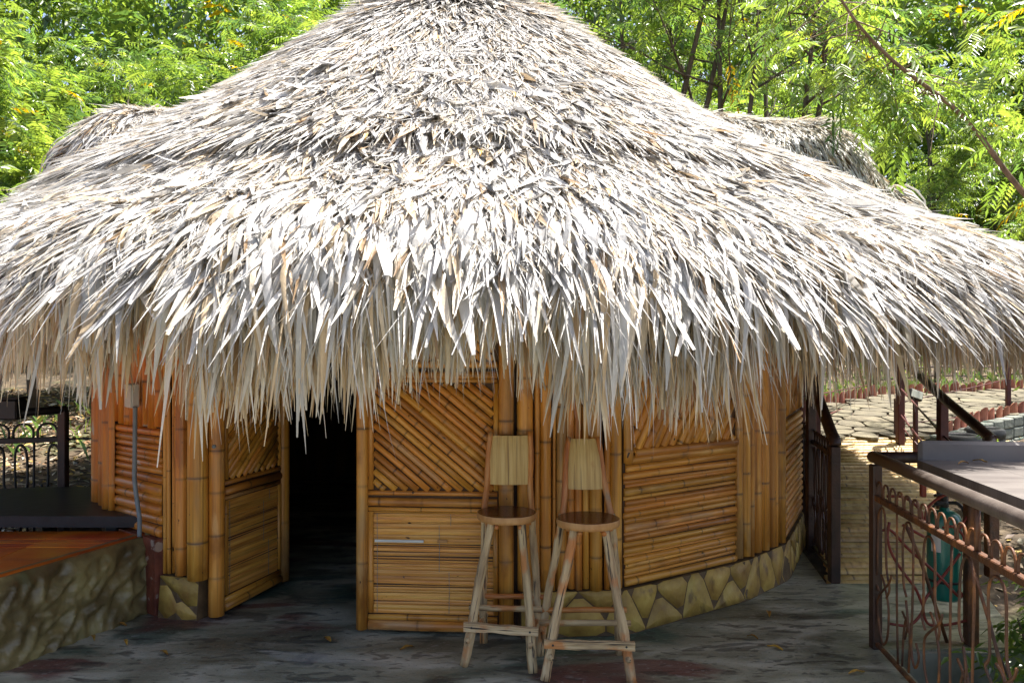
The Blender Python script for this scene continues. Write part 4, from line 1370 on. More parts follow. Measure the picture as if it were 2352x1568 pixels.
# handrail and posts of the walkway's right side
hr = empty("walkway_handrail", (3.65, 6.05, 0), "brown sloping pipe handrail with red posts right of the walkway", "handrail")
e0 = world_pt(2278, 1004, 6.1); e1 = world_pt(2165, 912, 7.0); e2 = world_pt(2105, 855, 8.0); e3 = world_pt(2068, 822, 8.8)
MB().tube(spline([e0 + Vector((-.17, -.2, -.09)), e0 + Vector((-.03, -.03, -.012)), e0 + Vector((-.012, .03, .012)), e1, e2, e3], 5), .040, 12).build("handrail", IRONB, hr, True)
for p in (e1, e3):
    gz_ = float(pathz(p.y)) - .1
    MB().box((p.x, p.y, (p.z + gz_) / 2), (.075, .075, p.z - gz_), None, .006).build("post", REDP, hr)
MB().box((e0.x, e0.y, e0.z / 2 - .03), (.08, .08, e0.z), None, .006).build("post", IRON, hr)
for dz in (.33, .62):
    MB().tube([e0 + Vector((0, .05, -dz + .02)), e1 + Vector((0, 0, -dz)), e3 + Vector((0, 0, -dz))], .010, 6).build("wire", REDP, hr, True)

wf = empty("wire_fence", (4.4, 9.1, .6), "thin red posts and wires along the paved path above the walkway", "fence")
fp = []
for dxx, dtop, dd in ((2061, 915, 9.1), (2103, 918, 8.3), (2316, 815, 10.9)):
    p = world_pt(dxx, dtop, dd); fp.append(p)
    MB().box((p.x, p.y, p.z / 2), (.058 if dxx != 2103 else .036, .05, p.z), None, .004).build("post", REDP, wf)
for a, b in ((fp[0], world_pt(2102, 1005, 8.3)), (fp[1] + Vector((0, 0, -.05)), world_pt(2185, 1010, 6.9)), (fp[0] + Vector((0, 0, -.25)), world_pt(2120, 1035, 7.9)),
             (fp[0] + Vector((0, 0, -.30)), fp[2] + Vector((0, 0, -.75))), (fp[0] + Vector((0, 0, -.05)), fp[2] + Vector((0, 0, -.33)))):
    MB().tube([a, (a + b) / 2 - Vector((0, 0, .01)), b], .007, 6).build("wire", REDP, wf, True)
fl = empty("floodlight", tuple(fp[1] + Vector((0, 0, 0))), "small black floodlight on a thin red post", "floodlight")
rotf = Matrix.Rotation(math.radians(20), 3, 'Y') @ Matrix.Rotation(math.radians(-18), 3, 'X')
MB().box(fp[1] + Vector((0, 0, .05)), (.145, .05, .105), rotf, .01).build("lamp_housing", RUBBER, fl)
MB().box(fp[1] + rotf @ Vector((0, -.028, 0)) + Vector((0, 0, .05)), (.12, .008, .08), rotf, .002).build("lamp_glass", GLASSW, fl)

lf = empty("wire_fence", (3.3, 9.0, .3), "red posts and wires left of the walkway beyond the hut", "fence")
lp = []
for dxx, dtop, dd in ((1842, 800, 9.0), (1877, 780, 8.4), (1867, 700, 7.8), (1996, 800, 12.9)):
    p = world_pt(dxx, dtop, dd); gz_ = float(groundz(p.x, p.y)) - .05; lp.append(p)
    MB().box((p.x, p.y, (p.z + gz_) / 2), (.06, .06, p.z - gz_), None, .006).build("post", REDP, lf)
for dz in (.25, .55, .85):
    MB().tube([lp[1] + Vector((0, 0, -dz)), lp[0] + Vector((0, 0, -dz)), lp[3] + Vector((0, 0, -dz * .8 - .15))], .010, 6).build("wire", REDP, lf, True)
hf = empty("wire_fence", (6.6, 14.3, .9), "distant dark rail fence on the slope above the path", "fence")
hp = []
for dxx, dtop, dd in ((2010, 845, 14.2), (2150, 835, 14.8), (2250, 838, 15.2), (2400, 828, 15.7)):
    p = world_pt(dxx, dtop, dd); hp.append(p)
    MB().box((p.x, p.y, p.z - .4), (.06, .06, .85), None, .006).build("post", IRONB, hf)
for dz in (.05, .22, .42):
    MB().tube([q + Vector((0, 0, -dz)) for q in hp], .016, 6).build("wire", IRONB, hf, True)


# ------------------------------------------------------------------ bar stools
def gnarly(name, parent, p0, p1, r0, r1, mat, seed, knots=7, amp=.10, sides=9):
    rg = random.Random(seed)
    p0, p1 = Vector(p0), Vector(p1)
    ax = (p1 - p0); L = ax.length; z = ax.normalized()
    n = max(10, int(L / .035)); pts = []; rs = []
    ph = rg.uniform(0, 6)
    for i in range(n + 1):
        t = i / n
        pts.append(p0 + ax * t + Vector((math.sin(t * 5 + ph), math.cos(t * 4.2 + ph * 1.7), 0)) * (.006 * math.sin(math.pi * t)))
        rs.append((r0 + (r1 - r0) * t) * (1 + amp * math.sin(t * knots * 2.1 + ph * 3) * .5 + rg.uniform(-amp, amp) * .5))
    mb = MB(); mb.tube(pts, rs, sides, True, .07, rg)
    # orient the object along the branch so that the grain follows it
    x = z.orthogonal().normalized(); y_ = z.cross(x)
    m = Matrix(((x.x, y_.x, z.x, p0.x), (x.y, y_.y, z.y, p0.y), (x.z, y_.z, z.z, p0.z), (0, 0, 0, 1)))
    mi = m.inverted()
    mb.v = [tuple(mi @ Vector(v)) for v in mb.v]
    return mb.build(name, mat, parent, True, m)


def stool(label, feet, seat_c, seat_r, top, back_w, back_z, seed, foot_bar, side_z):
    """feet: FL, FR, BL, BR; top: tops of the two rear uprights"""
    st = empty("bar_stool", (seat_c[0], seat_c[1], 0), label, "stool", "rustic bar stools")
    zs = seat_c[2]
    FL, FR, BL, BR = [Vector((*f, 0)) for f in feet]
    cx, cy = seat_c[0], seat_c[1]
    fl_t, fr_t = Vector((cx - .085, cy - .10, zs - .04)), Vector((cx + .085, cy - .10, zs - .04))
    bl_s, br_s = Vector((cx - .135, cy + .13, zs - .01)), Vector((cx + .145, cy + .13, zs - .01))
    gnarly("leg", st, FL, fl_t, .027, .023, WOODW, seed + 1)
    gnarly("leg", st, FR, fr_t, .027, .023, WOODW, seed + 2)
    for b, s_, t, k in ((BL, bl_s, top[0], 3), (BR, br_s, top[1], 4)):
        gnarly("rear_leg", st, b, s_, .024, .021, WOODW, seed + k)
        gnarly("back_upright", st, s_ - Vector((0, 0, .03)), t, .019, .016, WOODO, seed + k + 4)
    # seat: slightly irregular round slab
    rg = random.Random(seed); nS = 36
    ph = rg.uniform(0, 6)
    V = []; F = []
    prof_ = [(.86, -.046), (.97, -.042), (1.0, -.03), (1.0, -.010), (.985, -.002), (.95, 0)]
    for q, dz in prof_:
        for k in range(nS):
            a = 2 * math.pi * k / nS
            r = seat_r * q * (1 + .018 * math.sin(2 * a + ph) + .012 * math.sin(5 * a + ph * 2))
            V.append((cx + r * math.cos(a), cy + r * math.sin(a), zs + dz))
    for i in range(len(prof_) - 1):
        for k in range(nS): F.append((i * nS + k, i * nS + (k + 1) % nS, (i + 1) * nS + (k + 1) % nS, (i + 1) * nS + k))
    F.append(tuple((len(prof_) - 1) * nS + k for k in range(nS))); F.append(tuple(range(nS - 1, -1, -1)))
    mi = [0] * ((len(prof_) - 2) * nS) + [1] * nS + [1, 0]
    me = mesh_np("seat", V, F, [SEATS, SEATT], False, {"node": [0.0] * len(V)}, mi)
    obj("seat", me, st)
    # seat bearers
    for dx_ in (-.055, .075):
        gnarly("seat_bearer", st, (cx + dx_, cy - .13, zs - .062), (cx + dx_, cy + .14, zs - .062), .013, .013, WOODO, seed + 12, amp=.04)
    gnarly("seat_bearer", st, (cx - .12, cy + .04, zs - .075), (cx + .14, cy + .04, zs - .075), .012, .012, WOODO, seed + 13, amp=.04)
    # backrest: curved split-bamboo board between the uprights
    (z0, z1) = back_z
    nu, nvv = 12, 8; V = []
    for side in (0, 1):
        for j in range(nvv + 1):
            t = j / nvv; z = z0 + (z1 - z0) * t
            tl = (z - bl_s.z) / (top[0].z - bl_s.z)
            l = bl_s + (top[0] - bl_s) * tl; r = br_s + (top[1] - br_s) * ((z - br_s.z) / (top[1].z - br_s.z))
            wl_ = back_w[0] + (back_w[1] - back_w[0]) * t
            c = (l + r) / 2
            for i in range(nu + 1):
                s_ = (i / nu - .5)
                V.append((c.x + s_ * wl_, c.y - .022 - .012 * math.sin(math.pi * t) + .10 * s_ * s_ + side * .010, z))
    o = (nu + 1) * (nvv + 1); F = []
    g_ = lambda j, i, sd: sd * o + j * (nu + 1) + i
    for j in range(nvv):
        for i in range(nu):
            F.append((g_(j, i, 0), g_(j, i + 1, 0), g_(j + 1, i + 1, 0), g_(j + 1, i, 0)))
            F.append((g_(j, i, 1), g_(j + 1, i, 1), g_(j + 1, i + 1, 1), g_(j, i + 1, 1)))
    for i in range(nu):
        F.append((g_(nvv, i, 0), g_(nvv, i + 1, 0), g_(nvv, i + 1, 1), g_(nvv, i, 1))); F.append((g_(0, i, 1), g_(0, i + 1, 1), g_(0, i + 1, 0), g_(0, i, 0)))
    for j in range(nvv):
        F.append((g_(j, 0, 0), g_(j + 1, 0, 0), g_(j + 1, 0, 1), g_(j, 0, 1))); F.append((g_(j, nu, 1), g_(j + 1, nu, 1), g_(j + 1, nu, 0), g_(j, nu, 0)))
    obj("backrest", mesh_np("backrest", V, F, MATW, False, {"node": [0.0] * len(V)}), st)

    def on(a, b, z): return a + (b - a) * (z / b.z)
    zf = foot_bar
    a, b = on(FL, fl_t, zf), on(FR, fr_t, zf)
    e = (b - a).normalized() * .035
    # flat foot rest in front of the legs
    mid = (a + b) / 2 + Vector((0, -.035, 0)); Lb = (b - a).length + .09
    mb = MB(); ang = math.atan2(b.y - a.y, b.x - a.x); rg2 = random.Random(seed + 30)
    pts = [mid + Vector((math.cos(ang), math.sin(ang), 0)) * (Lb * (t - .5)) + Vector((0, 0, rg2.uniform(-.002, .002))) for t in np.linspace(0, 1, 9)]
    V = []; F = []
    for i, p in enumerate(pts):
        h = .021 + rg2.uniform(-.003, .003)
        for dy_, dz_ in ((-.014, -h), (.014, -h), (.014, h), (-.014, h)): V.append(p + Vector((0, dy_, dz_)))
        if i:
            for k in range(4): F.append((4 * i - 4 + k, 4 * i - 4 + (k + 1) % 4, 4 * i + (k + 1) % 4, 4 * i + k))
    F += [(0, 1, 2, 3), (len(V) - 1, len(V) - 2, len(V) - 3, len(V) - 4)]
    x = Vector((math.cos(ang), math.sin(ang), 0)); z_ = x; xx = Vector((0, 0, 1)).cross(z_); 
    m = Matrix(((0, -x.y, x.x, pts[0].x), (0, x.x, x.y, pts[0].y), (1, 0, 0, pts[0].z), (0, 0, 0, 1)))
    mi_ = m.inverted(); mb.add([mi_ @ v for v in V], F); mb.build("foot_rest", WOODW, st, False, m)
    for (p, pt) in ((a, FL), (b, FR)):
        MB().lathe([(.006, 0), (.006, .004), (0, .005)], (0, 0, 0), 8).build("nail", RUBBER, st, False, Matrix.Translation((p.x, p.y - .047, p.z)) @ Matrix.Rotation(math.radians(90), 4, 'X'))
    # side stretchers and rear stretcher
    zl = side_z
    for (f_, ft, bk, bs, k) in ((FL, fl_t, BL, bl_s, 20), (FR, fr_t, BR, br_s, 21)):
        p, q = on(f_, ft, zl), on(bk, bs, zl)
        d = (q - p).normalized()
        gnarly("stretcher", st, p - d * .05, q + d * .05, .014, .014, WOODW, seed + k, amp=.06)
    p, q = on(BL, bl_s, zf + .06), on(BR, br_s, zf + .06); d = (q - p).normalized()
    gnarly("stretcher", st, p - d * .05, q + d * .05, .016, .016, WOODO, seed + 23, amp=.06)
    p, q = (a + on(BL, bl_s, zf)) / 2, (b + on(BR, br_s, zf)) / 2
    gnarly("stretcher", st, p - Vector((.05, 0, -.045)), q + Vector((.05, 0, .045)), .017, .017, WOODW, seed + 24, amp=.06)
    return st


stool("rustic bar stool with a broad square back, in front of the bamboo door", [(-.262, 4.35), (.112, 4.26), (-.165, 4.69), (.155, 4.66)], (-.03, 4.55, .80), .170,
      [Vector((-.126, 4.715, 1.235)), Vector((.106, 4.715, 1.24))], (.262, .235), (.93, 1.215), 50, .215, .145)
stool("rustic bar stool with a narrow tapering back, nearer the horizontal bamboo panel", [(.172, 4.16), (.622, 4.13), (.155, 4.50), (.615, 4.51)], (.42, 4.40, .80), .172,
      [Vector((.330, 4.64, 1.215)), Vector((.500, 4.64, 1.215))], (.205, .165), (.925, 1.205), 80, .19, .125)


# ------------------------------------------------------------------ leaves and trees
def leaf_sprays(org, dirs, size, tint, pairs=6, rng=RNG, droop=.35, lw=.24):
    """compound neem leaves: pairs of narrow leaflets along a drooping midrib"""
    n = len(org)
    dirs = norm(dirs)
    up = np.array([0, 0, 1.0])
    side = norm(np.cross(dirs, up) + rng.normal(0, .12, (n, 3)))
    nrm = norm(np.cross(side, dirs))
    V = []; 
    m = pairs * 2 + 1
    Vall = np.empty((n, m, 4, 3), np.float32)
    idx_ = 0
    for j in range(pairs + 1):
        s = .18 + .82 * j / pairs
        c = org + dirs * (size * s)[:, None] - up * (size * droop * s * s)[:, None]
        ld = dirs - up * (2 * droop * s)
        ld = norm(ld)
        for sd in ((-1, 1) if j < pairs else (0,)):
            f = .62 if sd else 0
            a = norm(ld * (1 - .45 * abs(sd)) + side * sd * .85 - up * .28 * abs(sd) + rng.normal(0, .10, (n, 3)))
            ll = size * (.36 if j < pairs else .40) * (1 - .25 * abs(s - .55)) * rng.uniform(.8, 1.15, n)
            b = norm(np.cross(a, nrm))
            w = ll * lw
            tip = c + a * ll[:, None] - up * (ll * .15)[:, None]
            mid = c + a * (ll * .42)[:, None]
            Vall[:, idx_, 0] = c; Vall[:, idx_, 1] = mid + b * w[:, None] * .5 + nrm * (w * .2)[:, None]
            Vall[:, idx_, 2] = tip; Vall[:, idx_, 3] = mid - b * w[:, None] * .5 + nrm * (w * .2)[:, None]
            idx_ += 1
    V = Vall.reshape(-1, 3)
    q = np.arange(n * m) * 4
    F = np.stack([np.stack([q, q + 1, q + 2], 1), np.stack([q, q + 2, q + 3], 1)], 1).reshape(-1, 3)
    T = np.repeat(tint, m * 4, axis=0)
    return V, F, T


GREENS = np.array([[.13, .215, .045], [.17, .26, .055], [.095, .18, .048], [.22, .305, .065], [.062, .12, .04], [.38, .29, .035]])


def leaf_tint(n, rng, w=(3, 3, 2, 1.6, 1.2, .12)):
    w = np.array(w, float); w /= w.sum()
    return GREENS[rng.choice(len(GREENS), n, p=w)] * rng.uniform(.75, 1.2, (n, 1))


def tree(label, base, height, spread, n_leaves, seed, size=.30, stems=2, low=.22, name="neem_tree", tw=(3, 3, 2, 1.6, 1.2, .12), lean=(0, 0), trunk_r=.07, pairs=6, group="neem trees on the slope behind the hut"):
    rg = np.random.default_rng(seed); rr_ = random.Random(seed)
    bz = float(groundz(base[0], base[1])) - .05
    e = empty(name, (base[0], base[1], bz), label, "tree", group)
    B = Vector((base[0], base[1], bz)); mb = MB()
    tips = []; tdir = []
    for st in range(stems):
        a0 = rr_.uniform(0, 6.28); tilt = rr_.uniform(.08, .28) if stems > 1 else .05
        d = Vector((math.cos(a0) * tilt + lean[0], math.sin(a0) * tilt + lean[1], 1)).normalized()
        H = height * rr_.uniform(.75, .95)
        pts = [B + Vector((math.cos(a0), math.sin(a0), 0)) * .05]
        for i in range(8):
            d = (d + Vector((rr_.uniform(-.10, .10), rr_.uniform(-.10, .10), .04))).normalized()
            pts.append(pts[-1] + d * (H / 8))
        rs = [trunk_r * (1 - .85 * i / 8) for i in range(9)]
        mb.tube(pts, rs, 7)
        nl = rr_.randint(6, 8)
        for k in range(nl):
            t = low + (1 - low) * (k + rr_.random()) / nl
            i = min(int(t * 8), 7); p = pts[i].lerp(pts[i + 1], t * 8 - i)
            a = rr_.uniform(0, 6.28) + k * 2.4
            out = Vector((math.cos(a), math.sin(a), rr_.uniform(.15, .7))).normalized()
            Lb = spread * rr_.uniform(.55, 1.05) * (1.05 - .5 * t)
            q = [p]; dd = out
            for i2 in range(5):
                dd = (dd + Vector((rr_.uniform(-.22, .22), rr_.uniform(-.22, .22), rr_.uniform(-.06, .12)))).normalized()
                q.append(q[-1] + dd * (Lb / 5))
            r0 = max(.012, trunk_r * .42 * (1 - .6 * t))
            mb.tube(q, [r0 * (1 - .8 * i2 / 5) for i2 in range(6)], 5)
            for i2 in range(1, 6):
                for _ in range(4):
                    sd = (dd + Vector((rr_.uniform(-1, 1), rr_.uniform(-1, 1), rr_.uniform(-.5, .7)))).normalized()
                    Ls = spread * rr_.uniform(.18, .42)
                    s2 = q[i2] + sd * Ls
                    if rr_.random() < .35: mb.tube([q[i2], q[i2] + sd * Ls * .5 + Vector((0, 0, .02)), s2], [r0 * .35, r0 * .25, .004], 4, False)
                    for f in (.4, .75, 1.0):
                        tips.append(q[i2] + sd * Ls * f); tdir.append(sd)
    mb.build("trunk", BARK, e, True)
    tips = np.array([tuple(t) for t in tips]); tdir = np.array([tuple(t) for t in tdir])
    k = rg.integers(0, len(tips), n_leaves)
    org = tips[k] + rg.normal(0, .10, (n_leaves, 3))
    dirs = norm(tdir[k] * .7 + rg.normal(0, .7, (n_leaves, 3)) + np.array([0, 0, .1]))
    # each twig end shares a tone, so the crown has lighter and darker clumps
    tone = rg.uniform(.8, 1.2, len(tips))[k][:, None]
    V, F, T = leaf_sprays(org, dirs, size * rg.uniform(.7, 1.25, n_leaves), leaf_tint(n_leaves, rg, tw) * tone, pairs, rg)
    obj("crown", mesh_np("crown", V, F, LEAF, False, {"tint": T}), e)
    return e


POS = [((-9.2, 12.2), "at the far left edge"), ((-6.9, 11.6), "left of the left thatched dormer"), ((-5.0, 12.6), "above the left thatched dormer"), ((-2.9, 13.0), "left of the roof peak"),
       ((-.6, 13.8), "straight behind the roof peak"), ((1.9, 12.6), "just right of the roof peak"), ((3.1, 11.6), "behind the right roof slope"), ((4.0, 12.4), "above the right thatched dormer"),
       ((8.3, 10.1), "right of the right thatched dormer"), ((10.2, 10.9), "at the right edge behind the walkway")]
for i, (b_, w_) in enumerate(POS):
    hi_ = b_[0] > 1.0
    tree("leafy green neem tree " + w_, b_, random.uniform(5.2, 6.2) + (2.6 if hi_ else 0), random.uniform(2.0, 2.4), 2700 if b_[0] < 1 else 430, 100 + i, .38, stems=3 if hi_ else 2, trunk_r=.085 if hi_ else random.uniform(.06, .085), low=.62 if hi_ else .22)
POS2 = [((-12, 16.5), "beyond the left picture edge"), ((-8.4, 16.2), "at the upper left"), ((-5.0, 17.0), "over the left dormer"), ((-1.8, 17.4), "left behind the roof peak"),
        ((1.4, 17.2), "right behind the roof peak"), ((4.0, 16.6), "left of the paved path"), ((7.6, 22.6), "across the paved path"), ((10.8, 24.0), "behind the distant rail fence"),
        ((14.4, 23.2), "at the far right"), ((12.6, 11.6), "below the paved path at right"), ((6.0, 18.3), "shading the bend of the paved path"), ((10.6, 19.6), "shading the right end of the paved path")]
for i, (b_, w_) in enumerate(POS2):
    tree("taller neem tree of the back row " + w_, b_, random.uniform(6.2, 7.5), random.uniform(2.3, 2.9), 2000, 200 + i, .38, stems=2, trunk_r=.09, pairs=5, group="second row of neem trees")

tree("bright neem tree with large leaves hanging at the upper left corner", (-6.1, 9.2), 4.9, 1.8, 1900, 301, .36, stems=1, low=.35, tw=(2, 3, 1, 3, .6, .2), trunk_r=.07, group="near neem trees")

# arching branch tree at right
at = empty("neem_tree", (6.0, 7.3, float(groundz(6, 7.3))), "neem tree leaning in from the right with one long arching branch", "tree", "near neem trees")
rr_ = random.Random(5); rg = np.random.default_rng(77)
mb = MB()
mb.tube(spline([(6.0, 7.3, -.3), (5.9, 7.3, .9), (5.6, 7.2, 1.8), (5.2, 7.1, 2.45), (4.47, 7.0, 3.1), (3.95, 6.95, 3.72), (3.3, 6.9, 4.2), (2.9, 6.85, 4.6), (2.6, 6.8, 5.1)], 5),
        [.042 - .034 * i / 40 for i in range(41)], 8)
arch = spline([(4.47, 7.0, 3.1), (3.95, 6.95, 3.72), (3.3, 6.9, 4.2), (2.9, 6.85, 4.6), (2.6, 6.8, 5.1)], 6)
tips, td = [], []
sub = [((5.6, 7.2, 1.8), (5.9, 7.0, 4.2)), ((5.2, 7.1, 2.4), (4.9, 6.7, 4.9)), ((5.9, 7.3, .9), (6.6, 7.6, 4.0))]
for s0, s1 in sub:
    s0, s1 = Vector(s0), Vector(s1); mb.tube([s0, s0.lerp(s1, .5) + Vector((.1, 0, 0)), s1], [.04, .028, .012], 6)
    for i in range(11):
        p = s0.lerp(s1, .35 + .65 * i / 10)
        for _ in range(5):
            sd = Vector((rr_.uniform(-1, 1), rr_.uniform(-1, 1), rr_.uniform(-.3, .6))).normalized()
            for f in (.3, .6, .9): tips.append(p + sd * f); td.append(sd)
for i, p in enumerate(arch[8:]):
    for _ in range(3):
        sd = Vector((rr_.uniform(-.9, .9), rr_.uniform(-.9, .4), rr_.uniform(-.75, .6))).normalized()
        Lb = rr_.uniform(.25, .8); mb.tube([p, p + sd * Lb * .5 + Vector((0, .2, 0)), p + sd * Lb + Vector((0, .36, -.05))], [.007, .005, .003], 4, False)
        for f in (.35, .7, 1.0): tips.append(p + sd * Lb * f + Vector((0, .38, -.05))); td.append(sd)
mb.build("trunk", BARKR, at, True)
tips = np.array([tuple(t) for t in tips]); td = np.array([tuple(t) for t in td])
n = 700
k = rg.integers(0, len(tips), n)
V, F, T = leaf_sprays(tips[k] + rg.normal(0, .07, (n, 3)), norm(td[k] + rg.normal(0, .6, (n, 3))), .34 * rg.uniform(.7, 1.2, n), leaf_tint(n, rg, (2, 3, 1, 3, .5, .25)), 7, rg)
obj("crown", mesh_np("crown", V, F, LEAF, False, {"tint": T}), at)

# far wood filling the gaps
n = 17000
fx = RNG.uniform(-26, 26, n); fy = RNG.uniform(26, 36, n); fz = groundz(fx, fy) + RNG.uniform(-.5, 14, n)
V, F, T = leaf_sprays(np.stack([fx, fy, fz], 1), RNG.normal(0, 1, (n, 3)), 1.5 * RNG.uniform(.6, 1.3, n), leaf_tint(n, RNG, (3, 3, 2, 2, 2, .1)), 3, RNG, lw=.34)
fw = obj("far_wood", mesh_np("far_wood", V, F, LEAF, False, {"tint": T}))
tag(fw, "dense green wood closing the view behind the trees", "wood", kind="stuff")


# shrubs beyond the railing at right
def shrub(label, base, h, spread, n, seed, size=.22, tw=(1.5, 2, 3, .6, 3, .05)):
    rg = np.random.default_rng(seed); rr_ = random.Random(seed)
    bz = float(groundz(*base)) - .02
    e = empty("leafy_shrub", (base[0], base[1], bz), label, "shrub", "leafy shrubs beyond the railing")
    mb = MB(); tips, td = [], []
    for k in range(7):
        a = rr_.uniform(0, 6.28)
        d = Vector((math.cos(a) * spread / h, math.sin(a) * spread / h, 1)) * (h * rr_.uniform(.6, 1))
        p0 = Vector((base[0], base[1], bz)); p1 = p0 + d
        m_ = p0.lerp(p1, .5) + Vector((rr_.uniform(-.05, .05), rr_.uniform(-.05, .05), .05))
        mb.tube([p0, m_, p1], [.014, .010, .004], 5)
        for f in np.linspace(.15, 1, 7):
            q = p0.lerp(m_, f * 2) if f < .5 else m_.lerp(p1, f * 2 - 1)
            tips.append(tuple(q)); td.append((math.cos(a + f * 9), math.sin(a + f * 9), .25))
    mb.build("stem", BARK, e, True)
    tips, td = np.array(tips), np.array(td)
    k = rg.integers(0, len(tips), n)
    V, F, T = leaf_sprays(tips[k], norm(td[k] + rg.normal(0, .5, (n, 3))), size * rg.uniform(.6, 1.25, n), leaf_tint(n, rg, tw), 3, rg, lw=.36)
    obj("foliage", mesh_np("foliage", V, F, LEAF, False, {"tint": T}), e)


shrub("dark leafy shrub just right of the orange railing post", (2.92, 4.25), 1.0, .28, 150, 1)
shrub("leafy shrub at the bottom right corner behind the scrollwork", (2.55, 3.70), .85, .3, 150, 2)
shrub("tall shrub by the right edge under the counter", (3.35, 4.55), 1.25, .35, 170, 3)
shrub("sunlit shrub further back at the right edge above the counter", (4.9, 6.9), 1.5, .4, 150, 4, .24, (2, 3, 1, 2, 1, .1))
shrub("small bush beside the walkway's right edge", (4.75, 8.2), .8, .35, 120, 5, .2, (2, 3, 1, 2, 1, .1))

# leaf litter and grass on the slopes
def scatter(n, boxes):
    xs, ys = [], []
    for (x0, x1, y0, y1, w) in boxes:
        m_ = int(n * w); xs.append(RNG.uniform(x0, x1, m_)); ys.append(RNG.uniform(y0, y1, m_))
    return np.concatenate(xs), np.concatenate(ys)


lx, ly = scatter(15000, [(-9, -3.2, 6.9, 13, .55), (2.4, 5.5, 2.0, 4.5, .1), (3.3, 9, 6.2, 11.0, .12), (3.0, 12, 11, 18.5, .23)])
deck_p = [(2.2, 5.7), (3.5, 5.7), (4.8, 9.1), (3.4, 9.1)]
k = np.array([not (in_poly((x, y), pf) or in_poly((x, y), deck_p) or math.hypot(x - C[0], y - C[1]) < 3.5 or (-3.9 < x < 2.95 and y < 11.4 and x > -2.5)) for x, y in zip(lx, ly)])
lx, ly = lx[k], ly[k]; n = len(lx)
lz_ = groundz(lx, ly) + RNG.uniform(.005, .05, n)
a = RNG.uniform(0, 6.28, n); L_ = RNG.uniform(.05, .14, n); w_ = L_ * RNG.uniform(.3, .5, n)
dx_, dy_ = np.cos(a), np.sin(a); tz_ = RNG.normal(0, .25, n); t2 = RNG.normal(0, .3, n)
c = np.stack([lx, ly, lz_], 1); d = np.stack([dx_, dy_, tz_], 1) * L_[:, None]; s_ = np.stack([-dy_, dx_, t2], 1) * w_[:, None]
V = np.stack([c - d / 2, c + s_ / 2, c + d / 2, c - s_ / 2 + np.array([0, 0, .01])], 1).reshape(-1, 3)
q = np.arange(n) * 4
F = np.stack([np.stack([q, q + 1, q + 2], 1), np.stack([q, q + 2, q + 3], 1)], 1).reshape(-1, 3)
LC = np.array([[.30, .20, .11], [.42, .32, .2], [.2, .11, .05], [.46, .30, .08], [.12, .07, .04], [.5, .44, .34]])
T = np.repeat(LC[RNG.integers(0, 6, n)] * RNG.uniform(.7, 1.2, (n, 1)), 4, axis=0)
li = obj("leaf_litter", mesh_np("leaf_litter", V, F, LITTER, False, {"tint": T}))
tag(li, "dry brown leaves strewn over the slopes", "leaf litter", kind="stuff")

gx_, gy_ = [], []
for (cx_, cy_, sp_, m_) in ((-4.3, 10.2, .4, 60), (-5.6, 11, .6, 90), (-3.85, 8.9, .08, 40), (-6.2, 10, .5, 50), (3.5, 11.6, .3, 260), (4.9, 13.4, .4, 300), (7, 14.6, .6, 350), (9, 15.6, .8, 300), (6.8, 9.3, .3, 160), (3.3, 9.9, .15, 120), (3.3, 3.9, .4, 260), (4.0, 4.6, .5, 200)):
    gx_.append(RNG.normal(cx_, sp_, m_)); gy_.append(RNG.normal(cy_, sp_, m_))
gx_, gy_ = np.concatenate(gx_), np.concatenate(gy_); n = len(gx_)
h = RNG.uniform(.08, .28, n); a = RNG.uniform(0, 6.28, n); b0 = np.stack([gx_, gy_, groundz(gx_, gy_) - .01], 1)
ln_ = np.stack([np.cos(a), np.sin(a), np.zeros(n)], 1); wv = np.stack([-np.sin(a), np.cos(a), np.zeros(n)], 1) * .006
V = np.stack([b0 - wv, b0 + wv, b0 + ln_ * (h * .25)[:, None] + np.array([0, 0, 1]) * (h * .7)[:, None], b0 + ln_ * (h * .7)[:, None] + np.array([0, 0, 1]) * h[:, None]], 1).reshape(-1, 3)
q = np.arange(n) * 4
F = np.stack([np.stack([q, q + 1, q + 2], 1), np.stack([q + 1, q + 3, q + 2], 1)], 1).reshape(-1, 3)
T = np.repeat(GREENS[RNG.integers(0, 4, n)] * RNG.uniform(.8, 1.4, (n, 1)), 4, axis=0)
go = obj("grass", mesh_np("grass", V, F, GRASS, False, {"tint": T}))
tag(go, "tufts of green grass on the slopes", "grass", kind="stuff")


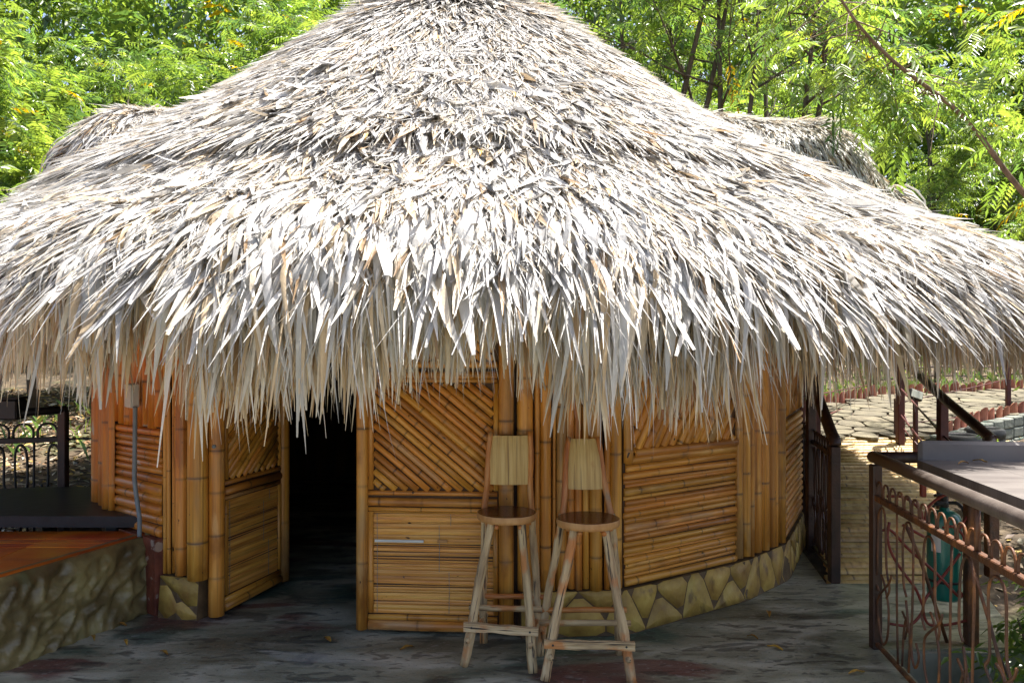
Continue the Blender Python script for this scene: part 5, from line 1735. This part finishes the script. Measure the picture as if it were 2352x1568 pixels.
# ------------------------------------------------------------------ fallen leaves
def curled_leaf_mesh(seed):
    rg = random.Random(seed); L = rg.uniform(.07, .10); w = L * rg.uniform(.24, .34); V = []
    for i in range(6):
        t = i / 5
        ww = w * math.sin(math.pi * min(max(t, .04), .97)) ** .7 / 2
        z = .012 * math.sin(math.pi * t * rg.uniform(.8, 1.2)) + .003
        V += [(L * (t - .5), -ww, z + .008), (L * (t - .5), .004 * math.sin(6 * t), z), (L * (t - .5), ww, z + .006)]
    F = [(3 * i + k, 3 * i + 3 + k, 3 * i + 4 + k, 3 * i + 1 + k) for i in range(5) for k in range(2)]
    return mesh_np("fallen_leaf", V, F, YLEAF, True)


lms = [curled_leaf_mesh(k) for k in range(5)]
for (dxx, dyy) in ((214, 1468), (288, 1478), (277, 1438), (376, 1502), (500, 1399), (752, 1472), (934, 1492), (1729, 1466), (1780, 1492), (1968, 1549), (1766, 1413)):
    dd = CAMZ * FPX / (dyy - 784); p = world_pt(dxx, dyy, dd)
    o = obj("fallen_leaf", random.choice(lms), None, Matrix.Translation((p.x, p.y, .004)) @ Matrix.Rotation(random.uniform(0, 6.28), 4, 'Z') @ Matrix.Scale(random.uniform(.75, 1.25), 4))
    tag(o, "small curled yellow leaf fallen on the dark floor", "leaf", "yellow leaves on the floor")
for s, oo in ((.28, .36), (.2, .48)):
    v = NR0 + nr_dir * s + nx_ * oo
    o = obj("fallen_leaf", random.choice(lms), None, Matrix.Translation((v.x, v.y, 1.111)) @ Matrix.Rotation(random.uniform(0, 6.28), 4, 'Z') @ Matrix.Scale(.8, 4))
    tag(o, "dry leaf lying on the grey counter top", "leaf", "leaves on the counter")
for (t_, r_) in ((.03, 3.95), (.10, 3.3), (.16, 4.3), (-.12, 3.75), (.23, 2.9), (-.05, 2.4), (.55, 3.9)):
    pos, down, nrm = cone_frame(np.array([r_]), np.array([CAM_TH + t_]))
    z = Vector(nrm[0]); x = Vector(down[0]); y_ = z.cross(x); p = Vector(pos[0]) + z * .10
    o = obj("fallen_leaf", random.choice(lms), None, Matrix(((x.x, y_.x, z.x, p.x), (x.y, y_.y, z.y, p.y), (x.z, y_.z, z.z, p.z), (0, 0, 0, 1))))
    tag(o, "small yellow leaf caught in the roof thatch", "leaf", "yellow leaves on the roof")
